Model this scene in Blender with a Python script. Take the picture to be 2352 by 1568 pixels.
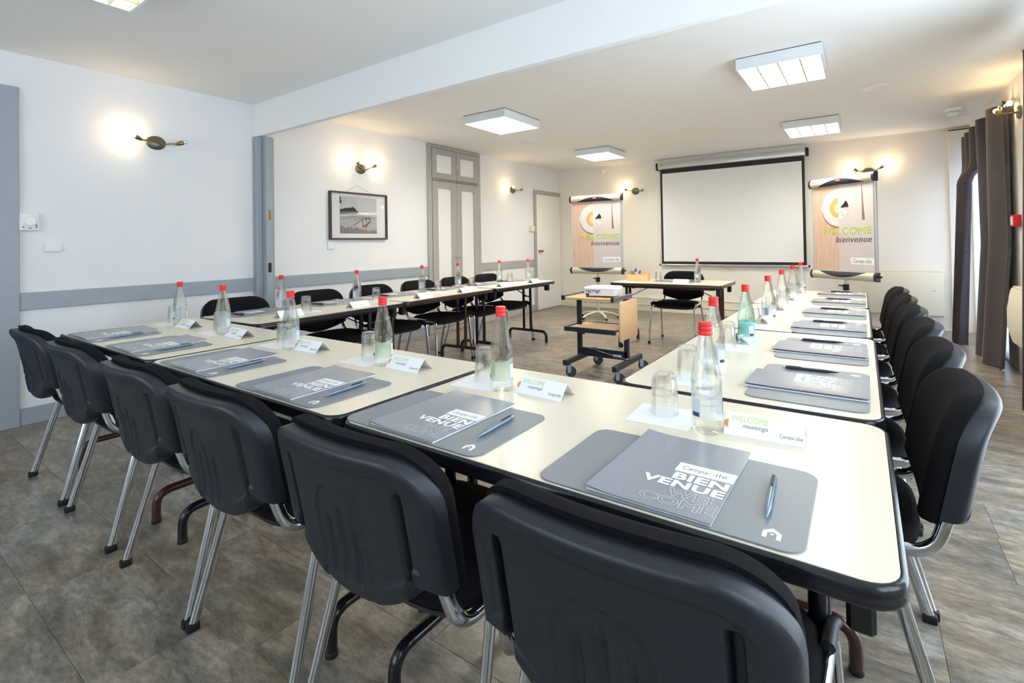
import bpy, bmesh, math, random
from mathutils import Vector, Matrix
for o in list(bpy.data.objects): bpy.data.objects.remove(o)
SC = bpy.context.scene
COL = SC.collection
PI = math.pi
random.seed(4)

# ------------------------------------------------------------------ camera, light, exposure
cd = bpy.data.cameras.new('camera'); cam = bpy.data.objects.new('camera', cd); COL.objects.link(cam)
cd.sensor_width = 36.0; cd.lens = 1141.195 / 2352 * 36; cd.shift_x = -0.00248; cd.shift_y = -0.10214
cd.clip_start = 0.02
def cam_axes(yaw, pitch, roll):
    cy, sy = math.cos(yaw), math.sin(yaw)
    f = Vector((-sy * math.cos(pitch), cy * math.cos(pitch), math.sin(pitch)))
    r = Vector((cy, sy, 0)); u = r.cross(f)
    return r * math.cos(roll) + u * math.sin(roll), -r * math.sin(roll) + u * math.cos(roll), f
cr, cu, cf = cam_axes(0.610889588, 0.0137292773, -0.0163239719)
cam.matrix_world = Matrix(((cr.x, cu.x, -cf.x, 4.66), (cr.y, cu.y, -cf.y, 0), (cr.z, cu.z, -cf.z, 1.17), (0, 0, 0, 1)))
SC.camera = cam
SC.view_settings.view_transform = 'Standard'; SC.view_settings.look = 'None'
SC.view_settings.exposure = 0.58; SC.view_settings.gamma = 1.0; SC.view_settings.use_curve_mapping = False
W = bpy.data.worlds.new('world'); SC.world = W; W.use_nodes = True
W.node_tree.nodes['Background'].inputs[0].default_value = (0.78, 0.88, 1.0, 1)
W.node_tree.nodes['Background'].inputs[1].default_value = 3.0
def area(name, loc, rot, sx, sy, power, color):
    l = bpy.data.lights.new(name, 'AREA'); l.shape = 'RECTANGLE'; l.size = sx; l.size_y = sy
    l.energy = power; l.color = color
    o = bpy.data.objects.new(name, l); COL.objects.link(o); o.location = loc; o.rotation_euler = rot
    return o
DAY = (0.70, 0.81, 1.0)
area('daylight_window_rear', (2.9, -2.12, 1.45), (-PI / 2, 0, 0), 3.4, 1.5, 44, DAY)
area('daylight_window_right', (5.90, 0.35, 1.5), (0, PI / 2, 0), 1.5, 1.5, 16, DAY)
area('daylight_window_side', (5.90, 2.9, 1.15), (0, PI / 2, 0), 2.2, 2.4, 46, DAY)
area('daylight_window_far', (5.90, 7.2, 1.2), (0, PI / 2, 0), 2.2, 1.5, 13, DAY)
CL_EMIT = 28.0; BULB_W = 0.6; BULB_EMIT = 90.0
WARM = (1.0, 0.60, 0.28); TUBE = (1.0, 0.945, 0.85)

# ------------------------------------------------------------------ materials
def s2l(c):
    return tuple(((v / 12.92) if v <= 0.04045 else ((v + 0.055) / 1.055) ** 2.4) for v in c)
def rgb(r, g, b): return s2l((r / 255, g / 255, b / 255)) + (1,)
MATS = {}
def mat(name, col, rough=0.5, metal=0.0, noise=0.0, nscale=8.0, bump=0.0, bscale=60.0, spec=0.5, coat=0.0, emit=None, estr=0.0, stretch=None, trans=0.0, ior=1.45, coord='Object'):
    if name in MATS: return MATS[name]
    m = bpy.data.materials.new(name); m.use_nodes = True; nt = m.node_tree; N = nt.nodes; L = nt.links
    b = N['Principled BSDF']
    b.inputs['Base Color'].default_value = col; b.inputs['Roughness'].default_value = rough
    b.inputs['Metallic'].default_value = metal; b.inputs['Specular IOR Level'].default_value = spec
    b.inputs['Coat Weight'].default_value = coat; b.inputs['Transmission Weight'].default_value = trans; b.inputs['IOR'].default_value = ior
    if emit: b.inputs['Emission Color'].default_value = emit; b.inputs['Emission Strength'].default_value = estr
    tc = None
    if noise > 0 or bump > 0:
        tc = N.new('ShaderNodeTexCoord'); src = tc.outputs[coord]
        if stretch:
            mp = N.new('ShaderNodeMapping'); mp.inputs['Scale'].default_value = stretch; L.new(src, mp.inputs[0]); src = mp.outputs[0]
    if noise > 0:
        n = N.new('ShaderNodeTexNoise'); n.inputs['Scale'].default_value = nscale; n.inputs['Detail'].default_value = 5; L.new(src, n.inputs['Vector'])
        mx = N.new('ShaderNodeMix'); mx.data_type = 'RGBA'
        mx.inputs[6].default_value = tuple(v * (1 - noise) for v in col[:3]) + (1,); mx.inputs[7].default_value = tuple(min(1, v * (1 + noise)) for v in col[:3]) + (1,)
        L.new(n.outputs[0], mx.inputs[0]); L.new(mx.outputs[2], b.inputs['Base Color'])
    if bump > 0:
        n2 = N.new('ShaderNodeTexNoise'); n2.inputs['Scale'].default_value = bscale; n2.inputs['Detail'].default_value = 3; L.new(src, n2.inputs['Vector'])
        bp = N.new('ShaderNodeBump'); bp.inputs['Strength'].default_value = bump; bp.inputs['Distance'].default_value = 0.002
        L.new(n2.outputs[0], bp.inputs['Height']); L.new(bp.outputs[0], b.inputs['Normal'])
    MATS[name] = m; return m
def glass_mat(name, tint, ior, mixf):
    """clear glass: refracting body mixed with straight transmission"""
    m = bpy.data.materials.new(name); m.use_nodes = True; nt = m.node_tree; N = nt.nodes; L = nt.links
    N.remove(N['Principled BSDF'])
    g = N.new('ShaderNodeBsdfGlass'); g.inputs['Color'].default_value = tint; g.inputs['IOR'].default_value = ior; g.inputs['Roughness'].default_value = 0.0
    t = N.new('ShaderNodeBsdfTransparent'); t.inputs[0].default_value = tint
    mx = N.new('ShaderNodeMixShader'); mx.inputs[0].default_value = mixf
    L.new(g.outputs[0], mx.inputs[1]); L.new(t.outputs[0], mx.inputs[2]); L.new(mx.outputs[0], N['Material Output'].inputs[0])
    MATS[name] = m; return m
def thin_glass(name, tint, gloss=1.5):
    m = bpy.data.materials.new(name); m.use_nodes = True; nt = m.node_tree; N = nt.nodes; L = nt.links
    N.remove(N['Principled BSDF'])
    g = N.new('ShaderNodeBsdfGlossy'); g.inputs['Roughness'].default_value = 0.03
    t = N.new('ShaderNodeBsdfTransparent'); t.inputs[0].default_value = tint
    fr = N.new('ShaderNodeLayerWeight'); fr.inputs[0].default_value = 0.25
    pw = N.new('ShaderNodeMath'); pw.operation = 'MULTIPLY_ADD'; pw.inputs[1].default_value = 0.30; pw.inputs[2].default_value = 0.035; L.new(fr.outputs['Facing'], pw.inputs[0])
    mx = N.new('ShaderNodeMixShader'); L.new(pw.outputs[0], mx.inputs[0])
    L.new(t.outputs[0], mx.inputs[1]); L.new(g.outputs[0], mx.inputs[2]); L.new(mx.outputs[0], N['Material Output'].inputs[0])
    MATS[name] = m; return m

M_wall = mat('wall_paint', rgb(237, 236, 236), 0.75, noise=0.015, nscale=3, bump=0.55, bscale=55)
M_wallfar = mat('wall_paint_far', rgb(242, 236, 226), 0.75, noise=0.015, nscale=3, bump=0.35, bscale=55)
M_ceil = mat('ceiling_paint', rgb(246, 244, 240), 0.85, noise=0.012, nscale=2, bump=0.2, bscale=40)
M_beam = mat('beam_paint', rgb(247, 247, 246), 0.7, noise=0.01, nscale=3)
M_grey = mat('grey_trim_paint', rgb(160, 167, 174), 0.45, noise=0.05, nscale=9, bump=0.15, bscale=30)
M_greyw = mat('warm_grey_trim_paint', rgb(172, 168, 162), 0.45, noise=0.05, nscale=9, bump=0.15, bscale=30)
M_white = mat('white_lacquer', rgb(242, 240, 236), 0.4, noise=0.01)
M_wplastic = mat('white_plastic', rgb(236, 236, 232), 0.35)
M_cream = mat('cream_enamel', rgb(233, 226, 204), 0.4, noise=0.015)
M_lam = mat('cream_laminate', rgb(233, 223, 201), 0.26, noise=0.015, nscale=40, spec=0.45)
M_edgeb = mat('black_rubber_edge', rgb(26, 26, 30), 0.24, noise=0.1, nscale=30, bump=0.15, bscale=90, spec=0.6)
M_edgebr = mat('brown_rubber_edge', rgb(52, 40, 36), 0.26, noise=0.1, nscale=30, spec=0.6)
M_legb = mat('black_enamel_tube', rgb(20, 20, 24), 0.16, spec=0.6)
M_legbr = mat('brown_enamel_tube', rgb(62, 34, 28), 0.18, spec=0.6)
M_under = mat('table_underside', rgb(58, 46, 40), 0.7, noise=0.1)
M_fab = mat('black_fabric', rgb(24, 23, 24), 0.95, noise=0.25, nscale=260, bump=0.6, bscale=700, spec=0.15)
M_shell = mat('black_moulded_plastic', rgb(29, 31, 39), 0.38, noise=0.05, nscale=6, bump=0.18, bscale=900, spec=0.55)
M_chrome = mat('chrome', rgb(205, 208, 212), 0.09, 1.0)
M_cap = mat('black_foot_plastic', rgb(24, 24, 26), 0.5)
M_pad = mat('grey_desk_pad', rgb(132, 138, 143), 0.42, noise=0.03, nscale=60, bump=0.1, bscale=900, spec=0.5)
M_cover = mat('grey_booklet_cover', rgb(148, 150, 158), 0.25, noise=0.02, nscale=5, spec=0.6)
M_paper = mat('white_paper', rgb(246, 246, 248), 0.6)
M_inkw = mat('white_print', rgb(250, 250, 250), 0.5)
M_inkg = mat('grey_print', rgb(120, 124, 130), 0.6)
M_inkd = mat('dark_print', rgb(92, 80, 80), 0.6)
M_inkgreen = mat('green_print', rgb(188, 214, 62), 0.6)
M_inkgreen2 = mat('pale_green_print', rgb(205, 222, 120), 0.6)
M_orange = mat('orange_print', rgb(226, 160, 84), 0.6)
M_black = mat('black_print', rgb(38, 36, 40), 0.6)
M_pen = mat('steel_blue_pen', rgb(120, 140, 158), 0.25, 0.5)
M_silver = mat('silver_pen', rgb(190, 194, 200), 0.22, 0.9)
M_red = mat('red_cap', rgb(226, 48, 40), 0.35, noise=0.08, nscale=40)
def film(name, col, f):
    m = bpy.data.materials.new(name); m.use_nodes = True; nt = m.node_tree; N = nt.nodes; L = nt.links; b = N['Principled BSDF']
    b.inputs['Base Color'].default_value = col; b.inputs['Roughness'].default_value = 0.3
    t = N.new('ShaderNodeBsdfTransparent'); mx = N.new('ShaderNodeMixShader'); mx.inputs[0].default_value = f
    L.new(t.outputs[0], mx.inputs[1]); L.new(b.outputs[0], mx.inputs[2]); L.new(mx.outputs[0], N['Material Output'].inputs[0]); MATS[name] = m; return m
M_lab = film('clear_label', rgb(222, 230, 232), 0.22)
M_labg = film('green_clear_label', rgb(196, 214, 180), 0.35)
M_labt = film('turquoise_clear_label', rgb(150, 218, 216), 0.5)
M_labs = mat('silver_label', rgb(214, 220, 228), 0.4, 0.0)
M_labd = mat('navy_label', rgb(62, 72, 92), 0.5)
M_bottle = glass_mat('bottle_glass', (0.985, 0.995, 0.99, 1), 1.36, 0.55)
M_bottleg = glass_mat('turquoise_bottle_glass', (0.86, 0.975, 0.955, 1), 1.36, 0.55)
M_tumbler = glass_mat('tumbler_glass', (0.99, 0.995, 0.99, 1), 1.40, 0.6)
M_pane = thin_glass('window_glass', (0.96, 0.98, 0.98, 1))
M_pic = thin_glass('picture_glass', (0.98, 0.98, 0.98, 1), 1.5)
M_brass = mat('aged_brass', rgb(150, 128, 82), 0.28, 1.0)
M_bronze = mat('dull_bronze', rgb(116, 112, 98), 0.42, 0.8)
M_bulb = mat('lit_bulb', (1, 0.8, 0.5, 1), 0.3, emit=(1, 0.74, 0.42, 1), estr=BULB_EMIT)
M_bulboff = mat('unlit_bulb', rgb(225, 228, 232), 0.1, 0.3)
M_tube = mat('lit_diffuser', (1, 1, 1, 1), 0.4, emit=TUBE + (1,), estr=CL_EMIT)
M_tubedim = mat('dim_diffuser', rgb(240, 240, 205), 0.3, emit=(1, 0.98, 0.80, 1), estr=1.1)
M_louvre = mat('mirror_louvre', rgb(214, 214, 190), 0.22, 0.7)
M_housing = mat('light_housing', rgb(226, 230, 232), 0.45)
M_shadow = mat('dark_gap', rgb(58, 58, 62), 0.8)  # flat dark tone painted in for the shade inside narrow gaps
M_beech = mat('beech_laminate', rgb(222, 184, 140), 0.4, noise=0.12, nscale=5, stretch=(1.5, 18, 18))
M_pine = mat('pale_pine', rgb(230, 198, 146), 0.5, noise=0.14, nscale=5, stretch=(2, 14, 30))
M_frame = mat('dark_walnut', rgb(78, 60, 52), 0.4, noise=0.2, nscale=20, stretch=(1, 6, 1))
M_dsteel = mat('dark_blue_steel', rgb(40, 42, 54), 0.35, noise=0.05)
M_greybar = mat('grey_rail_profile', rgb(96, 98, 102), 0.4)
M_alu = mat('silver_alloy', rgb(202, 204, 200), 0.3, 0.6)
M_champ = mat('champagne_alloy', rgb(214, 208, 190), 0.32, 0.35)
M_navy = mat('navy_plastic', rgb(48, 48, 62), 0.4)
M_screen = mat('matt_white_screen', rgb(240, 240, 238), 0.7)
M_wheel = mat('rubber_wheel', rgb(54, 58, 66), 0.6)
M_zinc = mat('zinc_steel', rgb(150, 162, 172), 0.3, 0.8)
M_redbox = mat('red_plastic', rgb(205, 30, 34), 0.4)
M_blue = mat('blue_marker', rgb(52, 60, 190), 0.35)
M_sheer = mat('white_net_curtain', rgb(240, 243, 250), 0.9, noise=0.05, nscale=90, stretch=(0.2, 0.2, 3), trans=0.0)
_b = M_sheer.node_tree.nodes['Principled BSDF']; _b.inputs['Subsurface Weight'].default_value = 0.0
_nt = M_sheer.node_tree; _t = _nt.nodes.new('ShaderNodeBsdfTranslucent'); _t.inputs[0].default_value = (0.9, 0.93, 1, 1); _mx = _nt.nodes.new('ShaderNodeMixShader'); _mx.inputs[0].default_value = 0.6
_nt.links.new(_b.outputs[0], _mx.inputs[1]); _nt.links.new(_t.outputs[0], _mx.inputs[2]); _nt.links.new(_mx.outputs[0], _nt.nodes['Material Output'].inputs[0])

def curtain_mat():
    m = bpy.data.materials.new('aubergine_curtain'); m.use_nodes = True; nt = m.node_tree; N = nt.nodes; L = nt.links; b = N['Principled BSDF']
    b.inputs['Roughness'].default_value = 0.7; b.inputs['Sheen Weight'].default_value = 0.3
    tc = N.new('ShaderNodeTexCoord'); w = N.new('ShaderNodeTexWave'); w.bands_direction = 'Z'; w.inputs['Scale'].default_value = 22; w.inputs['Distortion'].default_value = 1.2; w.inputs['Detail'].default_value = 2
    L.new(tc.outputs['Object'], w.inputs['Vector'])
    mx = N.new('ShaderNodeMix'); mx.data_type = 'RGBA'; mx.inputs[6].default_value = rgb(42, 33, 37); mx.inputs[7].default_value = rgb(60, 48, 52)
    L.new(w.outputs[1], mx.inputs[0]); L.new(mx.outputs[2], b.inputs['Base Color'])
    bp = N.new('ShaderNodeBump'); bp.inputs['Strength'].default_value = 0.25; bp.inputs['Distance'].default_value = 0.003; L.new(w.outputs[1], bp.inputs['Height']); L.new(bp.outputs[0], b.inputs['Normal'])
    return m
M_curt = curtain_mat()

def floor_mat():
    m = bpy.data.materials.new('grey_stone_vinyl'); m.use_nodes = True; nt = m.node_tree; N = nt.nodes; L = nt.links; b = N['Principled BSDF']
    ge = N.new('ShaderNodeNewGeometry'); oi = N.new('ShaderNodeObjectInfo')
    off = N.new('ShaderNodeVectorMath'); off.operation = 'SCALE'; off.inputs[3].default_value = 37.0
    cb = N.new('ShaderNodeCombineXYZ'); L.new(oi.outputs['Random'], cb.inputs[0]); L.new(oi.outputs['Random'], cb.inputs[1]); L.new(oi.outputs['Random'], cb.inputs[2]); L.new(cb.outputs[0], off.inputs[0])
    ad = N.new('ShaderNodeVectorMath'); ad.operation = 'ADD'; L.new(ge.outputs['Position'], ad.inputs[0]); L.new(off.outputs[0], ad.inputs[1])
    mp = N.new('ShaderNodeMapping'); mp.inputs['Scale'].default_value = (1.0, 2.6, 1.0); L.new(ad.outputs[0], mp.inputs[0])
    n1 = N.new('ShaderNodeTexNoise'); n1.inputs['Scale'].default_value = 4.6; n1.inputs['Detail'].default_value = 6; n1.inputs['Roughness'].default_value = 0.74; n1.inputs['Distortion'].default_value = 0.4; L.new(mp.outputs[0], n1.inputs['Vector'])
    n2 = N.new('ShaderNodeTexNoise'); n2.inputs['Scale'].default_value = 26; n2.inputs['Detail'].default_value = 6; n2.inputs['Roughness'].default_value = 0.7; L.new(mp.outputs[0], n2.inputs['Vector'])
    r1 = N.new('ShaderNodeValToRGB'); e = r1.color_ramp.elements
    e[0].position = 0.34; e[0].color = rgb(103, 97, 88); e[1].position = 0.66; e[1].color = rgb(174, 164, 147)
    k = r1.color_ramp.elements.new(0.5); k.color = rgb(137, 129, 115)
    L.new(n1.outputs[0], r1.inputs[0])
    r2 = N.new('ShaderNodeValToRGB'); e = r2.color_ramp.elements; e[0].position = 0.38; e[0].color = (0.42, 0.41, 0.40, 1); e[1].position = 0.56; e[1].color = (1, 1, 1, 1); L.new(n2.outputs[0], r2.inputs[0])
    mu = N.new('ShaderNodeMix'); mu.data_type = 'RGBA'; mu.blend_type = 'MULTIPLY'; mu.inputs[0].default_value = 0.55; L.new(r1.outputs[0], mu.inputs[6]); L.new(r2.outputs[0], mu.inputs[7])
    n3 = N.new('ShaderNodeTexNoise'); n3.inputs['Scale'].default_value = 2.4; n3.inputs['Detail'].default_value = 3; L.new(mp.outputs[0], n3.inputs['Vector'])
    r3 = N.new('ShaderNodeValToRGB'); e = r3.color_ramp.elements; e[0].position = 0.38; e[0].color = (0.93, 0.97, 1.05, 1); e[1].position = 0.62; e[1].color = (1.07, 1.0, 0.92, 1); L.new(n3.outputs[0], r3.inputs[0])
    m3 = N.new('ShaderNodeMix'); m3.data_type = 'RGBA'; m3.blend_type = 'MULTIPLY'; m3.inputs[0].default_value = 1.0; L.new(mu.outputs[2], m3.inputs[6]); L.new(r3.outputs[0], m3.inputs[7]); mu = m3
    hv = N.new('ShaderNodeHueSaturation'); mr = N.new('ShaderNodeMapRange'); mr.inputs[3].default_value = 0.93; mr.inputs[4].default_value = 1.07; L.new(oi.outputs['Random'], mr.inputs[0]); L.new(mr.outputs[0], hv.inputs['Value']); L.new(mu.outputs[2], hv.inputs['Color'])
    L.new(hv.outputs[0], b.inputs['Base Color'])
    b.inputs['Roughness'].default_value = 0.30; b.inputs['Specular IOR Level'].default_value = 0.5
    bp = N.new('ShaderNodeBump'); bp.inputs['Strength'].default_value = 0.18; bp.inputs['Distance'].default_value = 0.002; L.new(n2.outputs[0], bp.inputs['Height']); L.new(bp.outputs[0], b.inputs['Normal'])
    return m
M_floor = floor_mat()

def poster_wood():
    m = bpy.data.materials.new('poster_wood_print'); m.use_nodes = True; nt = m.node_tree; N = nt.nodes; L = nt.links; b = N['Principled BSDF']; b.inputs['Roughness'].default_value = 0.6
    tc = N.new('ShaderNodeTexCoord'); mp = N.new('ShaderNodeMapping'); mp.inputs['Scale'].default_value = (14, 1, 1.3); L.new(tc.outputs['Object'], mp.inputs[0])
    n = N.new('ShaderNodeTexNoise'); n.inputs['Scale'].default_value = 2.6; n.inputs['Detail'].default_value = 5; L.new(mp.outputs[0], n.inputs['Vector'])
    r = N.new('ShaderNodeValToRGB'); r.color_ramp.elements[0].position = .3; r.color_ramp.elements[0].color = rgb(204, 168, 148); r.color_ramp.elements[1].position = .7; r.color_ramp.elements[1].color = rgb(222, 194, 174)
    L.new(n.outputs[0], r.inputs[0]); L.new(r.outputs[0], b.inputs['Base Color']); return m
M_pwood = poster_wood()
M_pmarble = mat('poster_marble_print', rgb(208, 199, 197), 0.6, noise=0.03, nscale=4)
M_pplate = mat('poster_plate_print', rgb(216, 214, 213), 0.6)
M_pshade = mat('poster_shadow_print', rgb(150, 118, 104), 0.6)
M_pbrown = mat('poster_knife_print', rgb(140, 112, 100), 0.6)
M_pcoffee = mat('poster_coffee_print', rgb(228, 168, 110), 0.6, noise=0.25, nscale=18)

# ------------------------------------------------------------------ mesh helpers
def nbm(): return bmesh.new()
def fin(name, bm, m, parent=None, smooth=30, loc=None):
    me = bpy.data.meshes.new(name)
    bmesh.ops.recalc_face_normals(bm, faces=bm.faces); bm.to_mesh(me); bm.free()
    return link(name, me, m, parent, smooth, loc)
def link(name, me, m, parent=None, smooth=30, loc=None):
    if not me.materials:
        for x in (m if isinstance(m, (list, tuple)) else [m]): me.materials.append(x)
    if smooth:
        me.shade_smooth()
        if smooth < 180: me.set_sharp_from_angle(angle=math.radians(smooth))
    o = bpy.data.objects.new(name, me); COL.objects.link(o)
    if parent: o.parent = parent
    if loc: o.location = loc
    return o
def thing(name, label, cat, loc=(0, 0, 0), rz=0.0, group=None):
    o = bpy.data.objects.new(name, None); COL.objects.link(o); o.empty_display_size = 0.1
    o.location = loc; o.rotation_euler = (0, 0, rz); tag(o, label, cat, group); return o
def tag(o, label, cat, group=None):
    o['label'] = label; o['category'] = cat
    if group: o['group'] = group
    return o
def struct(o, label=None, cat=None):
    o['kind'] = 'structure'
    if label: o['label'] = label
    if cat: o['category'] = cat
    return o
def copy_tree(o, parent=None):
    c = o.copy(); COL.objects.link(c)
    if parent is not None: c.parent = parent
    for ch in o.children: copy_tree(ch, c)
    return c
def box(bm, x0, x1, y0, y1, z0, z1, bev=0.0, seg=2, M=None):
    r = bmesh.ops.create_cube(bm, size=1.0)
    vs = r['verts']
    for v in vs: v.co = Vector(((x0 + x1) / 2 + v.co.x * (x1 - x0), (y0 + y1) / 2 + v.co.y * (y1 - y0), (z0 + z1) / 2 + v.co.z * (z1 - z0)))
    if bev > 0:
        es = list({e for v in vs for e in v.link_edges})
        r2 = bmesh.ops.bevel(bm, geom=es, offset=bev, segments=seg, profile=0.5, affect='EDGES')
        vs = list({v for f in r2['faces'] for v in f.verts} | {v for v in vs if v.is_valid})
    if M is not None:
        for v in vs: v.co = M @ v.co
    return vs
def obox(name, dims, m, parent=None, bev=0.0, seg=2, loc=None):
    bm = nbm(); box(bm, *dims, bev=bev, seg=seg); return fin(name, bm, m, parent, 30, loc)
def fillet(pts, r, n=6):
    P = [Vector(p) for p in pts]; out = [P[0]]
    for i in range(1, len(P) - 1):
        a, b, c = P[i - 1], P[i], P[i + 1]
        rr = r[i - 1] if isinstance(r, (list, tuple)) else r
        d1 = (a - b).normalized(); d2 = (c - b).normalized()
        ang = d1.angle(d2); t = min(rr / max(math.tan(ang / 2), 1e-4), (a - b).length * 0.49, (c - b).length * 0.49)
        p0 = b + d1 * t; p2 = b + d2 * t
        for k in range(n + 1):
            s = k / n; out.append(p0 * (1 - s) ** 2 + b * 2 * s * (1 - s) + p2 * s ** 2)
    out.append(P[-1]); return out
def tube(bm, pts, rx, ry=None, wide=None, n=10, cap=True, taper=None):
    P = [Vector(p) for p in pts]; ry = ry or rx; rings = []; prev = None
    for i, p in enumerate(P):
        t = (P[min(i + 1, len(P) - 1)] - P[max(i - 1, 0)]).normalized()
        if wide is not None:
            a = Vector(wide) - t * Vector(wide).dot(t); a.normalize()
        else:
            ref = prev if prev else (Vector((0, 0, 1)) if abs(t.z) < 0.9 else Vector((1, 0, 0)))
            a = ref - t * ref.dot(t); a.normalize()
        prev = a; b = t.cross(a); k = taper[i] if taper else 1.0
        rings.append([bm.verts.new(p + a * (rx * k * math.cos(2 * PI * j / n)) + b * (ry * k * math.sin(2 * PI * j / n))) for j in range(n)])
    for r0, r1 in zip(rings, rings[1:]):
        for j in range(n): bm.faces.new((r0[j], r0[(j + 1) % n], r1[(j + 1) % n], r1[j]))
    if cap: bm.faces.new(rings[0][::-1]); bm.faces.new(rings[-1])
def lathe(bm, prof, n=28, c=(0, 0), closed=False, axis='Z', M=None):
    rings = []
    for r, z in prof:
        ring = []
        for j in range(n):
            a = 2 * PI * j / n; p = Vector((c[0] + r * math.cos(a), c[1] + r * math.sin(a), z))
            ring.append(bm.verts.new(M @ p if M is not None else p))
        rings.append(ring)
    for r0, r1 in zip(rings, rings[1:]):
        for j in range(n): bm.faces.new((r0[j], r0[(j + 1) % n], r1[(j + 1) % n], r1[j]))
    if closed:
        for j in range(n): bm.faces.new((rings[-1][j], rings[-1][(j + 1) % n], rings[0][(j + 1) % n], rings[0][j]))
    else:
        bm.faces.new(rings[0][::-1]); bm.faces.new(rings[-1])
def rrect(w, d, r, n=5):
    out = []
    for cx, cy, a0 in ((w / 2 - r, d / 2 - r, 0), (-w / 2 + r, d / 2 - r, PI / 2), (-w / 2 + r, -d / 2 + r, PI), (w / 2 - r, -d / 2 + r, 1.5 * PI)):
        for k in range(n + 1):
            a = a0 + PI / 2 * k / n; out.append((cx + r * math.cos(a), cy + r * math.sin(a)))
    return out
def slab(bm, ringf, prof, cx=0, cy=0, M=None, cap0=True, cap1=True):
    rings = []
    for ins, z in prof:
        rings.append([bm.verts.new((M @ Vector((cx + x, cy + y, z))) if M is not None else (cx + x, cy + y, z)) for x, y in ringf(ins)])
    for r0, r1 in zip(rings, rings[1:]):
        for j in range(len(r0)): bm.faces.new((r0[j], r0[(j + 1) % len(r0)], r1[(j + 1) % len(r0)], r1[j]))
    if cap0: bm.faces.new(rings[0][::-1])
    if cap1: bm.faces.new(rings[-1])
def rr(w, d, r, n=5): return lambda i: rrect(w - 2 * i, d - 2 * i, max(r - i, 0.0008), n)
def prism(bm, poly, z0, z1, M=None):
    f = lambda p: (M @ Vector(p)) if M is not None else Vector(p)
    a = [bm.verts.new(f((x, y, z0))) for x, y in poly]; b = [bm.verts.new(f((x, y, z1))) for x, y in poly]
    bm.faces.new(a[::-1]); bm.faces.new(b)
    for j in range(len(a)): bm.faces.new((a[j], a[(j + 1) % len(a)], b[(j + 1) % len(a)], b[j]))
def grid(bm, nu, nv, fn, skip=None):
    V = [[bm.verts.new(fn(i / (nu - 1), j / (nv - 1))) for i in range(nu)] for j in range(nv)]
    for j in range(nv - 1):
        for i in range(nu - 1): bm.faces.new((V[j][i], V[j][i + 1], V[j + 1][i + 1], V[j + 1][i]))
    return V
_tx = {}
def text_mesh(body, w, h, bold=0.0, shear=0.0, outline=0.0, res=3):
    """text as a thin mesh whose box is [0,w] x [0,h] in XY"""
    key = (body, w, h, bold, shear, outline)
    if key in _tx: return _tx[key].copy()
    cu_ = bpy.data.curves.new('t', 'FONT'); cu_.body = body; cu_.size = 1.0; cu_.resolution_u = res; cu_.offset = bold; cu_.shear = shear; cu_.space_character = 1.03 + bold
    if outline: cu_.fill_mode = 'NONE'; cu_.bevel_depth = outline; cu_.bevel_resolution = 0; cu_.resolution_u = 4
    else: cu_.extrude = 0.0
    ob = bpy.data.objects.new('t', cu_); COL.objects.link(ob)
    dg = bpy.context.evaluated_depsgraph_get(); me = bpy.data.meshes.new_from_object(ob.evaluated_get(dg))
    bpy.data.objects.remove(ob); bpy.data.curves.remove(cu_)
    xs = [v.co.x for v in me.vertices]; ys = [v.co.y for v in me.vertices]
    x0, x1, y0, y1 = min(xs), max(xs), min(ys), max(ys)
    for v in me.vertices: v.co = Vector(((v.co.x - x0) / (x1 - x0) * w, (v.co.y - y0) / (y1 - y0) * h, v.co.z * 0.0015 if outline else 0.0))
    me.materials.clear(); _tx[key] = me; return me.copy()
def brand(w, h):
    return [(text_mesh('Campa', w * .585, h), 0, 0), (text_mesh('ile', w * .245, h * .80), w * .755, h * .21)], [(text_mesh('n', w * .125, h * .55), w * .607, h * .21)]
def bold_word(body, w, h, o=.02): return [(text_mesh(body, w, h, .0 if 'M' in body else .045), 0, 0)]
def at(items, dx, dy): return [(m, a + dx, b + dy) for m, a, b in items]
def join_text(name, items, m, parent, M):
    """several text meshes in one printed part; items = (mesh, dx, dy)"""
    bm = nbm()
    for me, dx, dy in items:
        n0 = len(bm.verts); bm.from_mesh(me); bm.verts.ensure_lookup_table()
        for v in bm.verts[n0:]: v.co = M @ (v.co + Vector((dx, dy, 0)))
    me2 = bpy.data.meshes.new(name); bm.to_mesh(me2); bm.free()
    return link(name, me2, m, parent, 0)
ORD = ['first', 'second', 'third', 'fourth', 'fifth', 'sixth']

# ------------------------------------------------------------------ the room shell
RX, FY, RY, CZ = 5.75, 8.137, -2.2, 2.513
# floor: base plus single vinyl tiles
fl = struct(obox('floor', (-0.1, RX + 0.3, RY - 0.1, FY + 0.1, -0.12, -0.004), M_floor), 'grey stone-look vinyl tile floor', None)
TL, TW = 0.632, 0.316
_tile = {}
def tile(x0, x1, y0, y1):
    w, d = round(x1 - x0, 3), round(y1 - y0, 3)
    if w < 0.02 or d < 0.02: return
    if (w, d) not in _tile:
        bm = nbm(); g = 0.0006
        slab(bm, lambda i: [(w - g - i, d - g - i), (g + i, d - g - i), (g + i, g + i), (w - g - i, g + i)], [(0, -0.0045), (0, -0.0005), (0.0006, 0.0)], cap0=False)
        me = bpy.data.meshes.new('tile'); bmesh.ops.recalc_face_normals(bm, faces=bm.faces); bm.to_mesh(me); bm.free(); me.materials.append(M_floor); _tile[(w, d)] = me
    o = bpy.data.objects.new('tile', _tile[(w, d)]); COL.objects.link(o); o.location = (x0, y0, 0); o.parent = fl
OFF = {0: .43, 2: .43, 4: .40, 6: .005, 7: .012}
k = -2
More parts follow.
